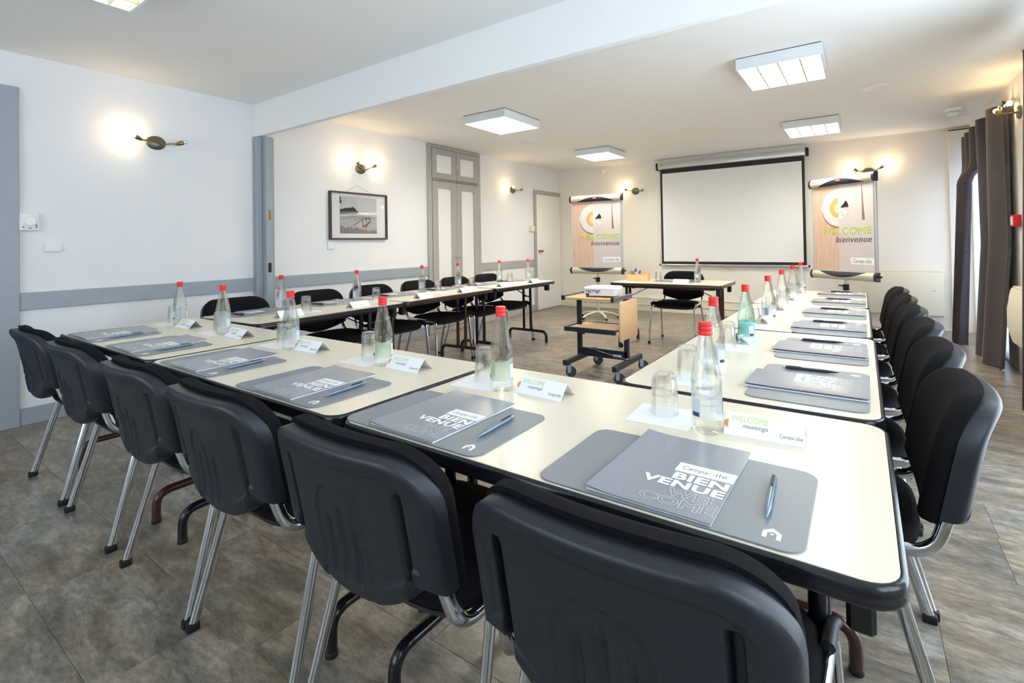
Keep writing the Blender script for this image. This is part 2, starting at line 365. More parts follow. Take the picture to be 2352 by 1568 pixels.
while 0.437 + TW * k < FY:
    y0 = 0.437 + TW * k; y1 = min(y0 + TW, FY)
    off = OFF.get(k, random.choice([.1, .2, .32, .43, .55, .02]))
    x = off - TL
    while x < RX:
        a, b = max(x, 0.0), min(x + TL, RX)
        if b > a: tile(a, b, y0, y1)
        x += TL
    k += 1
struct(obox('ceiling', (-0.1, RX + 0.3, RY - 0.1, FY + 0.1, CZ, CZ + 0.1), M_ceil), 'white painted ceiling')
struct(obox('wall_left', (-0.1, 0, RY - 0.1, FY + 0.1, 0, CZ), M_wall), 'white rough-painted wall with grey rail')
struct(obox('wall_far', (0, RX + 0.3, FY, FY + 0.1, 0, CZ), M_wallfar), 'cream-white end wall behind the screen')
def wall_open(name, axis, pos, t, a0, a1, opens, m, label):
    bm = nbm(); cur = a0
    def seg(u0, u1, z0, z1):
        if u1 - u0 < 1e-4 or z1 - z0 < 1e-4: return
        if axis == 'x': box(bm, pos, pos + t, u0, u1, z0, z1)
        else: box(bm, u0, u1, pos, pos + t, z0, z1)
    for u0, u1, z0, z1 in opens:
        seg(cur, u0, 0, CZ); seg(u0, u1, 0, z0); seg(u0, u1, z1, CZ); cur = u1
    seg(cur, a1, 0, CZ); struct(fin(name, bm, m, None, 0), label)
wall_open('wall_right', 'x', RX, 0.25, RY - 0.1, FY, [(-0.4, 1.1, 0.75, 2.25), (1.7, 4.5, 0.02, 2.25), (6.4, 8.06, 0.02, 2.25)], M_wallfar, 'cream-white wall with curtained windows')
wall_open('wall_rear', 'y', RY - 0.1, 0.1, 0, RX, [(1.2, 4.6, 0.7, 2.2)], M_wall, 'white wall behind the camera')
struct(obox('trim_1', (0, RX, 2.416, 2.462, 2.21, CZ), M_beam), 'white ceiling downstand across the room', 'beam')
def window(n, axis, pos, u0, u1, z0, z1, mull):
    bm = nbm(); f = 0.06
    def seg(a0, a1, c0, c1, d0=0.0, d1=0.06):
        if axis == 'x': box(bm, pos + d0, pos + d1, a0, a1, c0, c1, bev=0.006, seg=1)
        else: box(bm, a0, a1, pos + d0, pos + d1, c0, c1, bev=0.006, seg=1)
    seg(u0, u0 + f, z0, z1); seg(u1 - f, u1, z0, z1); seg(u0 + f, u1 - f, z0, z0 + f); seg(u0 + f, u1 - f, z1 - f, z1)
    for k in range(1, mull):
        uu = u0 + (u1 - u0) * k / mull; seg(uu - f / 2, uu + f / 2, z0 + f, z1 - f)
    o = struct(fin('window_%d' % n, bm, M_white), 'white framed window')
    for k in range(mull):
        a = u0 + (u1 - u0) * k / mull + f * (1 if k == 0 else .5); b = u0 + (u1 - u0) * (k + 1) / mull - f * (1 if k == mull - 1 else .5)
        if axis == 'x': obox('pane', (pos + .025, pos + .031, a, b, z0 + f, z1 - f), M_pane, o)
        else: obox('pane', (a, b, pos + .025, pos + .031, z0 + f, z1 - f), M_pane, o)
window(1, 'x', RX + 0.05, 6.4, 8.06, 0.02, 2.25, 2)
window(2, 'x', RX + 0.05, 1.7, 4.5, 0.02, 2.25, 3)
window(3, 'x', RX + 0.05, -0.4, 1.1, 0.75, 2.25, 2)
window(4, 'y', RY - 0.08, 1.2, 4.6, 0.7, 2.2, 4)

# skirting and chair rail on the left wall, jamb post
def strip(name, y0, y1, z0, z1, d, label, m=M_grey, bev=.003): return struct(obox(name, (0, d, y0, y1, z0, z1), m, None, bev, 1), label)
strip('baseboard_left', 0.826, 2.416, 0, 0.115, 0.016, 'grey skirting board below the near left wall')
strip('baseboard_left_far', 2.55, 4.66, 0, 0.115, 0.016, 'grey skirting board beyond the jamb post')
strip('baseboard_left_end', 5.755, 7.235, 0, 0.115, 0.016, 'grey skirting board between cupboard and door', M_greyw)
strip('trim_2', 0.826, 2.416, 0.775, 0.892, 0.02, 'grey chair rail on the near left wall')
strip('trim_3', 2.55, 4.66, 0.775, 0.892, 0.02, 'grey chair rail between post and cupboard')
strip('trim_4', 5.755, 7.235, 0.775, 0.892, 0.02, 'grey chair rail between cupboard and door', M_greyw)
bm = nbm(); box(bm, 0, 0.07, 2.400, 2.453, 0, 2.208, bev=.004, seg=1); box(bm, 0, 0.135, 2.453, 2.52, 0, 2.208, bev=.004, seg=1); box(bm, 0.02, 0.10, 2.52, 2.55, 0, 2.208)
post = struct(fin('trim_5', bm, M_grey), 'grey painted jamb post under the downstand', 'post')
for z in (1.475, 0.985): 
    obox('strike_plate', (0.13, 0.139, 2.468, 2.498, z - .045, z + .045), M_brass if z > 1.2 else M_cap, post, .003, 1)
# far wall: boxed skirting ledge, corner pipe casing
bm = nbm(); box(bm, 0.46, 4.72, FY - 0.022, FY, 0, 0.225, bev=.005, seg=1); box(bm, 0.46, 4.72, FY - 0.034, FY, 0.105, 0.12, bev=.003, seg=1); box(bm, 0.46, 4.72, FY - 0.03, FY, 0.215, 0.232, bev=.003, seg=1)
struct(fin('baseboard_far', bm, M_cream), 'cream boxed skirting along the end wall')
struct(obox('baseboard_far_corner', (0.0, 0.46, FY - 0.014, FY, 0, 0.09), M_cream, None, .003, 1), 'cream skirting beside the corner door')
o = struct(obox('trim_6', (5.55, RX, FY - 0.05, FY, 0, 2.47), M_wallfar, None, .004, 1), 'cream pipe casing in the far right corner')
obox('shadow_gap', (5.555, RX, FY - 0.045, FY - 0.004, 2.47, 2.482), M_shadow, o)

# near left louvred door (door_1) with grey frame
bm = nbm(); box(bm, 0, 0.03, 0.71, 0.826, 0, 2.278, bev=.004, seg=1); box(bm, 0, 0.03, -0.35, 0.71, 2.165, 2.278, bev=.004, seg=1); box(bm, 0, 0.03, -0.46, -0.35, 0, 2.278, bev=.004, seg=1)
d1 = struct(fin('door_1', bm, M_grey), 'blue-grey louvred door in a grey frame', 'door')
bm = nbm(); box(bm, 0.002, 0.02, 0.60, 0.70, 0.02, 2.16, bev=.003, seg=1); box(bm, 0.002, 0.02, -0.34, -0.25, 0.02, 2.16, bev=.003, seg=1); box(bm, 0.002, 0.02, -0.25, 0.60, 2.06, 2.16); box(bm, 0.002, 0.02, -0.25, 0.60, 0.02, 0.2)
M_bluegrey = mat('blue_grey_door_paint', rgb(104, 124, 146), 0.45, noise=0.05)
leaf = fin('leaf', bm, M_bluegrey, d1)
for i in range(42):
    z = 0.225 + i * 0.0435
    bm = nbm(); box(bm, -0.012, 0.012, -0.25, 0.60, -0.022, 0.022, M=Matrix.Translation((0.012, 0, z)) @ Matrix.Rotation(math.radians(32), 4, 'Y')); fin('slat', bm, M_bluegrey, leaf, 0)
for z in (1.33, 1.02): obox('hinge', (0.02, 0.034, 0.70, 0.712, z - .05, z + .05), M_brass, d1, .003, 1)
# corner door (door_2)
bm = nbm(); box(bm, 0, 0.028, 7.235, 7.30, 0, 2.10, bev=.003, seg=1); box(bm, 0, 0.028, 7.30, 8.13, 2.035, 2.10, bev=.003, seg=1)
d2 = struct(fin('door_2', bm, M_greyw), 'plain white door in the far left corner', 'door')
M_dgrey = M_grey
obox('leaf', (0.0, 0.018, 7.303, 8.125, 0.012, 2.032), M_white, d2, .003, 1)
bm = nbm(); lathe(bm, [(.026, 0), (.026, .006), (.012, .01), (.011, .035), (.024, .045), (.027, .06), (.02, .072), (.002, .075)], 16, M=Matrix.Translation((.018, 7.385, 1.03)) @ Matrix.Rotation(PI / 2, 4, 'Y')); fin('door_knob', bm, M_brass, d2, 40)
for z in (1.78, 1.0, .2): obox('hinge', (.015, .034, 8.105, 8.125, z - .05, z + .05), M_wplastic, d2, .004, 1)

# built-in cupboard, four panelled doors
cup = thing('built_in_cupboard', 'tall grey and white built-in cupboard with four panelled doors', 'cupboard', (0, 0, 0))
bm = nbm(); D = .03
for a in ((0, D, 4.663, 4.735, 0, 2.508), (0, D, 5.70, 5.753, 0, 2.508), (0, D, 4.735, 5.70, 2.465, 2.508), (0, D, 4.735, 5.70, 2.035, 2.05), (0, D, 4.735, 5.70, 0, .06)): box(bm, *a, bev=.003, seg=1)
fin('frame', bm, M_greyw, cup)
obox('back_board', (0, .006, 4.73, 5.705, .05, 2.47), M_shadow, cup)  # dark sheet: shade behind the door gaps put in as colour
def pdoor(y0, y1, z0, z1, st, kz, ky):
    bm = nbm()
    for a in ((y0, y0 + st, z0, z1), (y1 - st, y1, z0, z1), (y0 + st, y1 - st, z0, z0 + st * .95), (y0 + st, y1 - st, z1 - st * .95, z1)): box(bm, .008, .036, *a, bev=.004, seg=1)
    d = fin('door', bm, M_greyw, cup)
    obox('panel', (.008, .020, y0 + st - .002, y1 - st + .002, z0 + st * .93, z1 - st * .93), M_white, d)
    bm = nbm(); lathe(bm, [(.008, 0), (.006, .012), (.014, .02), (.014, .028), (.004, .032)], 12, M=Matrix.Translation((.036, ky, kz)) @ Matrix.Rotation(PI / 2, 4, 'Y')); fin('knob', bm, M_alu, d, 40)
ym = 5.215
pdoor(4.742, ym - .003, 2.056, 2.46, .085, 2.24, ym - .03); pdoor(ym + .003, 5.694, 2.056, 2.46, .085, 2.20, ym + .03)
pdoor(4.742, ym - .003, .066, 2.028, .105, 1.0, ym - .035); pdoor(ym + .003, 5.694, .066, 2.028, .105, 1.0, ym + .035)

# ------------------------------------------------------------------ wall things
t = thing('thermostat', 'white dial thermostat beside the near left door frame', 'thermostat', (0, 0.873, 1.371))
obox('case', (0, .03, -.05, .05, -.058, .058), M_wplastic, t, .005, 2)
bm = nbm(); lathe(bm, [(.032, 0), (.032, .012), (.028, .016), (.001, .016)], 24, M=Matrix.Translation((.03, .003, .005)) @ Matrix.Rotation(PI / 2, 4, 'Y')); fin('dial', bm, M_white, t, 40)
for y, z, w, h in ((-.03, -.035, .01, .008), (.003, -.042, .018, .006), (.035, -.028, .006, .024)): obox('switch', (.03, .033, y - w / 2, y + w / 2, z - h / 2, z + h / 2), M_inkg, t)
t = thing('blank_plate', 'white blank cover plate low on the left wall near the thermostat', 'cover plate', (0, 0.998, 1.197))
bm = nbm(); slab(bm, rr(.09, .062, .006), [(0, 0), (0, .014), (.004, .018)], M=Matrix.Rotation(PI / 2, 4, 'Y') @ Matrix.Rotation(PI / 2, 4, 'Z')); fin('plate', bm, M_wplastic, t)
o = obox('wall_socket', (0, .014, -.04, .04, -.042, .042), M_wplastic, None, .004, 1, loc=(0, 3.225, 1.185)); tag(o, 'small white socket plate under the framed picture', 'socket')
o = obox('alarm_box', (0, .05, -.06, .06, -.045, .045), M_cream, None, .006, 2, loc=(0, 7.14, 1.42)); tag(o, 'small cream box on the wall beside the corner door', 'box')
o = obox('light_switch', (0, .012, -.022, .022, -.045, .045), M_wplastic, None, .003, 1, loc=(0, 7.12, 1.19)); tag(o, 'narrow white light switch under the cream box', 'switch')

def lamp(loc, rz, label, bulbs, tilt=0.0, stand=True):
    """bulbs: two (angle out from wall, droop, lit) for the two arms; local +y = out of the wall, x = along the wall"""
    t = thing('wall_lamp', label, 'wall lamp', loc, rz, 'brass twin wall lamps')
    bm = nbm(); lathe(bm, [(.055, 0), (.055, .008), (.048, .016), (.02, .024), (.001, .026)], 24, M=Matrix.Rotation(-PI / 2, 4, 'X') @ Matrix.Scale(1.25, 4, (1, 0, 0))); fin('base_plate', bm, M_bronze, t, 40)
    for s, (out, dz, lit) in zip((-1, 1), bulbs):
        p = [(s * .0, .03, 0), (s * .04, .045, .012 * s), (s * .085, .05 + out * .4, dz * .5), (s * .125, .05 + out, dz)]
        bm = nbm(); tube(bm, fillet(p, .03, 4), .0055, n=8); fin('arm', bm, M_brass, t, 60)
        a = Vector(p[-1]); d = (Vector((s * .045, out * .25 + .004, .02 + dz * .3))).normalized()
        q = d.to_track_quat('Z', 'Y').to_matrix().to_4x4(); Mx = Matrix.Translation(a) @ q
        bm = nbm(); lathe(bm, [(.006, -.012), (.012, 0), (.019, .03), (.017, .046), (.008, .048)], 14, M=Mx); so = fin('socket', bm, M_brass, t, 50)
        bm = nbm(); lathe(bm, [(.009, .044), (.017, .052), (.019, .064), (.014, .076), (.003, .081)], 12, M=Mx); fin('bulb', bm, M_bulb if lit else M_bulboff, t, 60)
        if stand:
            bm = nbm(); tube(bm, [a + Vector((-s * .01, 0, 0)), a + Vector((s * .03, .01, -.04 * (1 if s > 0 else -1)))], .004, n=6); fin('arm_tip', bm, M_brass, t, 60)
        if lit:
            l = bpy.data.lights.new('lamp_light', 'SPOT'); l.energy = BULB_W * lit; l.color = WARM; l.shadow_soft_size = .012; l.spot_size = math.radians(140); l.spot_blend = .8
            lo = bpy.data.objects.new('lamp_light', l); COL.objects.link(lo); lo.parent = t; lo.matrix_local = Matrix.Translation(Mx @ Vector((0, 0, .085))) @ (-(d + Vector((0, -.12, .12)))).to_track_quat('Z', 'Y').to_matrix().to_4x4()
    return t
# left wall: out of wall = +x -> rotate so local y = +x, local x = -y : rz=-90
lamp((0, 1.624, 2.03), -PI / 2, 'brass twin wall lamp on the bare near left wall above the rail', ((.02, 0, 0), (.02, 0, .3)), stand=False)
lamp((0, 3.62, 2.045), -PI / 2, 'brass twin wall lamp above the framed picture', ((.02, .03, 1), (.08, .03, 1)))
lamp((0, 6.62, 2.045), -PI / 2, 'brass twin wall lamp between the cupboard and the corner door', ((.02, 0, 0), (.07, 0, 1)))
lamp((1.503, FY, 2.032), PI, 'brass twin wall lamp between the screen and the flip chart in the corner', ((.03, -.01, 0), (.03, .02, 1)))
lamp((4.744, FY, 2.05), PI, 'brass twin wall lamp peeping over the right-hand flip chart', ((.03, .03, 1), (.03, .02, .6)))
lamp((RX, 5.76, 2.19), PI / 2, 'brass twin wall lamp beside the tall curtain on the right wall', ((.03, .02, 1.0), (.05, .03, 1.2)))

# framed picture of a jetty
t = thing('framed_picture', 'black and white jetty photograph in a thin dark wood frame', 'picture', (0, 3.586, 1.507))
PW, PH = .775, .525
bm = nbm(); fw = .018
for a in ((-PW / 2, PW / 2, -PH / 2, -PH / 2 + fw), (-PW / 2, PW / 2, PH / 2 - fw, PH / 2), (-PW / 2, -PW / 2 + fw, -PH / 2 + fw, PH / 2 - fw), (PW / 2 - fw, PW / 2, -PH / 2 + fw, PH / 2 - fw)): box(bm, 0, .042, *a, bev=.003, seg=1)
fin('frame', bm, M_frame, t)
obox('mount', (.01, .014, -PW / 2 + .01, PW / 2 - .01, -PH / 2 + .01, PH / 2 - .01), M_paper, t)
def pmat(n, c): return mat('photo_' + n, rgb(c, c, c + 2), 0.6, noise=.12, nscale=14)
ix0, ix1, iz0, iz1 = -.255, .245, -.195, .215
def ppoly(name, poly, m, lay):
    bm = nbm(); Mx = Matrix(((0, 0, 1, 0), (1, 0, 0, 0), (0, 1, 0, 0), (0, 0, 0, 1)))
    prism(bm, [(ix0 + u * (ix1 - ix0), iz0 + v * (iz1 - iz0)) for u, v in poly], .0142, .0146 + lay * .0004, Mx); fin(name, bm, m, t, 0)
ppoly('photo_sky', [(0, 0), (1, 0), (1, 1), (0, 1)], pmat('sky', 206), 0)
ppoly('photo_water', [(0, 0), (1, 0), (1, .46), (.5, .5), (0, .46)], pmat('water', 176), 1)
ppoly('photo_far_bank', [(0, .60), (.2, .61), (.46, .62), (.5, .57), (.42, .52), (0, .50)], pmat('bank', 120), 2)
rj = random.Random(9)
ppoly('photo_trees', [(.0, .59)] + [(i * .0125, .60 + (.045 + .085 * math.exp(-((i - 28) / 7) ** 2) + .05 * math.exp(-((i - 14) / 8) ** 2)) * (.75 + .4 * rj.random()) * min(1, (38 - i) / 7)) for i in range(37)] + [(.47, .60)], pmat('trees', 64), 3)
ppoly('photo_pine', [(0, .8), (.05, .82), (.03, .9), (.035, .94), (.015, 1.0), (0, 1.0)], pmat('pine', 58), 3)
ppoly('photo_reeds', [(0, 0), (1, 0)] + [(1 - i / 60, (.10 + .16 * (i / 60) ** 2) * (.6 + .7 * rj.random())) for i in range(61)], pmat('reeds', 112), 3)
ppoly('photo_jetty_deck', [(0, .26), (.55, .43), (.68, .42), (.14, .14)], pmat('deck', 150), 4)
for u in range(8):
    s = u / 8; ppoly('photo_jetty_plank', [(.02 + s * .53, .255 + s * .17), (.045 + s * .52, .262 + s * .165), (.19 + s * .46, .165 + s * .25), (.165 + s * .47, .155 + s * .255)], pmat('plank', 196), 5)
for poly in ([(.33, .22), (.60, .40), (.63, .40), (.36, .21)], [(.59, .2), (.615, .2), (.615, .4), (.59, .4)], [(.64, .42), (.82, .40), (.82, .43), (.64, .445)], [(.8, .34), (.82, .34), (.82, .43), (.8, .43)], [(.58, .18), (.80, .36), (.82, .33), (.7, .17)], [(.69, .3), (.71, .32), (.71, .42), (.69, .42)]): ppoly('photo_jetty_post', poly, pmat('post', 66), 6)
obox('glass', (.026, .028, -PW / 2 + .012, PW / 2 - .012, -PH / 2 + .012, PH / 2 - .012), M_pic, t)
bm = nbm(); tube(bm, [(.004, -.19, PH / 2 - .01), (.004, -.02, PH / 2 + .085)], .0012, n=5); tube(bm, [(.004, -.02, PH / 2 + .085), (.004, .22, PH / 2 - .01)], .0012, n=5); fin('hanging_wire', bm, M_bronze, t, 60)

# ceiling fittings
def clight(x0, x1, y0, y1, label, on=True):
    t = thing('ceiling_light', label, 'ceiling light', ((x0 + x1) / 2, (y0 + y1) / 2, CZ), 0, 'square ceiling light boxes'); w, d, h = (x1 - x0) / 2, (y1 - y0) / 2, .088
    bm = nbm()
    for a in ((-w, w, -d, -d + .014), (-w, w, d - .014, d), (-w, -w + .014, -d + .014, d - .014), (w - .014, w, -d + .014, d - .014)): box(bm, *a, -h, -.006, bev=.002, seg=1)
    fin('housing', bm, M_housing, t)
    obox('gap_shade', (-w + .006, w - .006, -d + .006, d - .006, -.006, 0), M_shadow, t)  # thin dark sheet painted as the shade between housing and ceiling
    obox('diffuser', (-w + .014, w - .014, -d + .014, d - .014, -.055, -.05), M_tube if on else M_tubedim, t)
    for i in range(1, 4):
        x = -w + 2 * w * i / 4; bm = nbm(); prism(bm, [(x - .006, -.086), (x + .006, -.086), (x + .001, -.056), (x - .001, -.056)], -d + .014, d - .014, Matrix(((1, 0, 0, 0), (0, 0, 1, 0), (0, 1, 0, 0), (0, 0, 0, 1)))); fin('louvre_blade', bm, M_louvre, t, 0)
    for i in range(1, 6):
        y = -d + 2 * d * i / 6; obox('cross_blade', (-w + .014, w - .014, y - .0015, y + .0015, -.086, -.060), M_louvre, t)
clight(1.262, 1.802, 3.945, 4.60, 'square ceiling light box lit, above the left tables nearer the downstand')
clight(1.255, 1.79, 6.41, 7.04, 'square ceiling light box lit, near the flip chart corner')
clight(3.915, 4.463, 3.955, 4.60, 'largest lit ceiling light box above the right tables')
clight(3.94, 4.48, 6.41, 7.06, 'square ceiling light box lit, in front of the right flip chart and screen')
clight(1.508, 2.05, .375, .993, 'dim ceiling light box with mirrored louvres at the ceiling above the near tables', False)
def disc(x, y, r, h, label, cat, name):
    bm = nbm(); lathe(bm, [(r, 0), (r, -h * .5), (r * .9, -h), (r * .86, -h * .9), (.001, -h * .9)], 28); o = fin(name, bm, M_wplastic, None, 40, (x, y, CZ)); tag(o, label, cat)
disc(1.07, 5.45, .085, .02, 'flat white ceiling disc above the left tables', 'ceiling vent', 'ceiling_disc')
disc(4.78, 5.45, .10, .016, 'flat white ceiling disc near the right wall', 'ceiling vent', 'ceiling_disc')
t = thing('smoke_detector', 'small white smoke detector high on the end wall above the left flip chart', 'detector', (.905, FY, 2.44))
bm = nbm(); lathe(bm, [(.05, 0), (.05, .015), (.042, .028), (.03, .045), (.001, .05)], 24, M=Matrix.Rotation(PI / 2, 4, 'X')); fin('body', bm, M_wplastic, t, 40)
t = thing('emergency_light', 'small white emergency light on the ceiling near the curtains', 'emergency light', (5.46, 6.85, CZ))
bm = nbm(); box(bm, -.065, .065, -.045, .045, -.045, 0, bev=.008); fin('case', bm, M_wplastic, t)
bm = nbm(); box(bm, -.05, .05, -.036, .036, -.095, -.045, bev=.015); fin('lens', bm, mat('pale_green_lens', rgb(214, 230, 220), .2), t)

# projection screen on the end wall
t = thing('projection_screen', 'large white pull-down projection screen with black border on the end wall', 'projection screen', (2.98, FY, 0))
bm = nbm(); box(bm, -1.06, 1.05, -.10, 0, 2.345, 2.445, bev=.012); box(bm, -1.04, 1.04, -.07, 0, 2.445, 2.51); fin('case', bm, M_alu, t)
for x0, x1 in ((-1.085, -1.06), (1.05, 1.085)): obox('end_cap', (x0, x1, -.105, -.005, 2.335, 2.45), M_cap, t, .006, 1)
bm = nbm(); x0, x1, z0, z1 = -1.032, 1.03, .80, 2.345
obox('screen_cloth', (x0, x1, -.048, -.046, z0, z1), M_black, t)
obox('screen_face', (x0 + .035, x1 - .035, -.050, -.048, z0 + .04, 2.275), M_screen, t)
bm = nbm(); tube(bm, [(-1.05, -.047, .785), (1.05, -.047, .785)], .013, n=10); fin('bottom_bar', bm, M_alu, t, 60)
for s in (-1, 1): bm = nbm(); tube(bm, [(s * 1.05, -.047, .785), (s * 1.07, -.047, .785)], .016, n=10); fin('bar_cap', bm, M_cap, t, 60)
bm = nbm(); tube(bm, fillet([(-.1, -.047, .773), (-.08, -.047, .745), (.06, -.047, .745), (.08, -.047, .773)], .015), .004, n=6); fin('pull_handle', bm, M_alu, t, 60)
link('maker_mark', text_mesh('oray', .06, .02, .02), M_inkd, t, 0, None).matrix_local = Matrix.Translation((-1.02, -.1005, 2.40)) @ Matrix.Rotation(PI / 2, 4, 'X')

# convectors, call point
def convector(name, label, loc, rz, w, h, d):
    t = thing(name, label, 'radiator', loc, rz)
    bm = nbm(); pr = [(-d * .2, 0), (-d * .75, .02), (-d, h * .3), (-d, h * .62), (-d * .8, h - .02), (-d * .7, h), (0, h), (0, 0)]
    prism(bm, pr, -w / 2, w / 2, Matrix(((0, 0, 1, 0), (1, 0, 0, 0), (0, 1, 0, 0), (0, 0, 0, 1)))); fin('body', bm, M_cream, t, 25)
    obox('top_grille', (-w / 2 + .01, w / 2 - .01, -d * .68, -.01, h, h + .014), M_cream, t, .004, 1)
    for i in range(2): obox('bracket', ((-1, 1)[i] * w * .4 - .02, (-1, 1)[i] * w * .4 + .02, -.012, 0, -.02, h * .9), M_wplastic, t)
    obox('maker_plate', (w * .36, w * .40, -d - .0005, -d * .9, h * .60 - .012, h * .60 - .006), M_inkg, t)
convector('convector_heater', 'long cream convector heater low on the end wall behind the right flip chart', (5.06, FY, .17), 0, .82, .56, .1)
convector('convector_heater', 'cream convector heater on the right wall, seen edge-on beside the curtains', (RX, 5.38, .27), -PI / 2, .72, .47, .12)
t = thing('fire_call_point', 'red fire alarm call point on the right wall', 'alarm', (RX, 5.87, 1.295))
obox('box', (-.05, 0, -.05, .05, -.05, .05), M_redbox, t, .005, 2)
obox('front_plate', (-.054, -.05, -.035, .035, -.035, .035), M_wplastic, t, .001, 1)

# ------------------------------------------------------------------ curtains
ROD = 5.69
t = thing('curtain_rod', 'steel curtain rod high over the far right window', 'curtain rod', (ROD, 6.75, 2.29))
bm = nbm(); tube(bm, [(0, -1.0, 0), (0, 1.25, 0)], .011, n=12); fin('pole', bm, M_alu, t, 60)
for y in (-.97, 1.2): bm = nbm(); tube(bm, [(RX - ROD, y, 0), (.0, y, 0)], .007, n=8); lathe(bm, [(.022, 0), (.022, .008), (.01, .012)], 14, M=Matrix.Translation((RX - ROD - .001, y, 0)) @ Matrix.Rotation(-PI / 2, 4, 'Y')); fin('bracket', bm, M_alu, t, 50)
def curtain(label, edges, folds, amp, rings, m=M_curt, x=ROD, ztop=2.335, name='curtain', group='aubergine eyelet curtains', seed=0):
    """edges(z) -> (ya, yb, xshift)"""
    t = thing(name, label, 'curtain', (x, 0, 0), 0, group); rnd = random.Random(seed); ph = rnd.random() * 6
    bm = nbm(); nu, nv = folds * 14 + 1, 40; th = .004
    def f(u, v, off):
        z = .012 + (ztop - .012) * v; ya, yb, xs = edges(z); y = ya + (yb - ya) * u
        a = amp * (.85 + .3 * math.sin(3 * u + ph)) * (1.0 + .25 * (1 - v) * math.sin(5 * u + 2 * ph))
        w = math.sin(2 * PI * folds * u + .25 * math.sin(4 * (1 - v) + 7 * u + ph))
        return Vector((xs + a * w + off, y + .012 * math.sin(2 * PI * folds * 2 * u) * (1 - v), z))
    A = grid(bm, nu, nv, lambda u, v: f(u, v, 0)); B = grid(bm, nu, nv, lambda u, v: f(u, v, th))
    for i in range(nu - 1): bm.faces.new((A[0][i], B[0][i], B[0][i + 1], A[0][i + 1])); bm.faces.new((A[-1][i], A[-1][i + 1], B[-1][i + 1], B[-1][i]))
    for j in range(nv - 1): bm.faces.new((A[j][0], A[j + 1][0], B[j + 1][0], B[j][0])); bm.faces.new((A[j][-1], B[j][-1], B[j + 1][-1], A[j + 1][-1]))
    fin('cloth', bm, m, t, 60)
    if rings:
        ya, yb, xs = edges(2.29)
        for i in range(2 * folds):
            y = ya + (yb - ya) * (i + .5) / (2 * folds); s = 1 if i % 2 == 0 else -1
            bm = nbm(); R, r_ = .024, .006; prof = [(R + r_ * math.cos(a), r_ * math.sin(a)) for a in [2 * PI * k / 8 for k in range(8)]]
            lathe(bm, prof, 18, closed=True, M=Matrix.Translation((xs, y, 2.29)) @ Matrix.Rotation(s * .9, 4, 'Z') @ Matrix.Rotation(PI / 2, 4, 'X')); fin('eyelet', bm, M_alu, t, 60)
    return t
def lerp(a, b, s): return a + (b - a) * max(0, min(1, s))
def smooth(v): v = max(0, min(1, v)); return v * v * (3 - 2 * v)
def e_left(z):
    t_ = smooth((z - 1.74) / .22); return (lerp(7.06, 6.93, t_), lerp(7.42, 7.92, t_), lerp(lerp(-.20, -.125, z / 1.7), -.02, t_))
def e_right(z): return (lerp(5.88, 5.94, z / .8), lerp(6.66, 6.86, z / 2.2), lerp(-.09, -.012, z / 1.1))
curtain('dark aubergine eyelet curtain at the far corner side of the far window', e_left, 3, .045, True, seed=1)
curtain('dark aubergine eyelet curtain lit brown by the lamp beside the far window', e_right, 2, .06, True, seed=2)
curtain('dark aubergine curtain edge at the right border, nearest curtain', lambda z: (3.70, lerp(4.68, 4.42, z / 2.2), 0), 5, .04, False, seed=3, x=5.53, ztop=2.33)
t2 = thing('curtain_rod', 'curtain rod hidden above the nearest window', 'curtain rod', (5.53, 3.9, 2.36)); bm = nbm(); tube(bm, [(0, -1.2, 0), (0, .60, 0)], .011, n=12); fin('pole', bm, M_alu, t2, 60)
curtain('white net curtain glowing in the gap between the far curtains', lambda z: (6.42, 8.04, 0), 12, .012, False, M_sheer, 5.765, 2.24, 'net_curtain', None, 4)

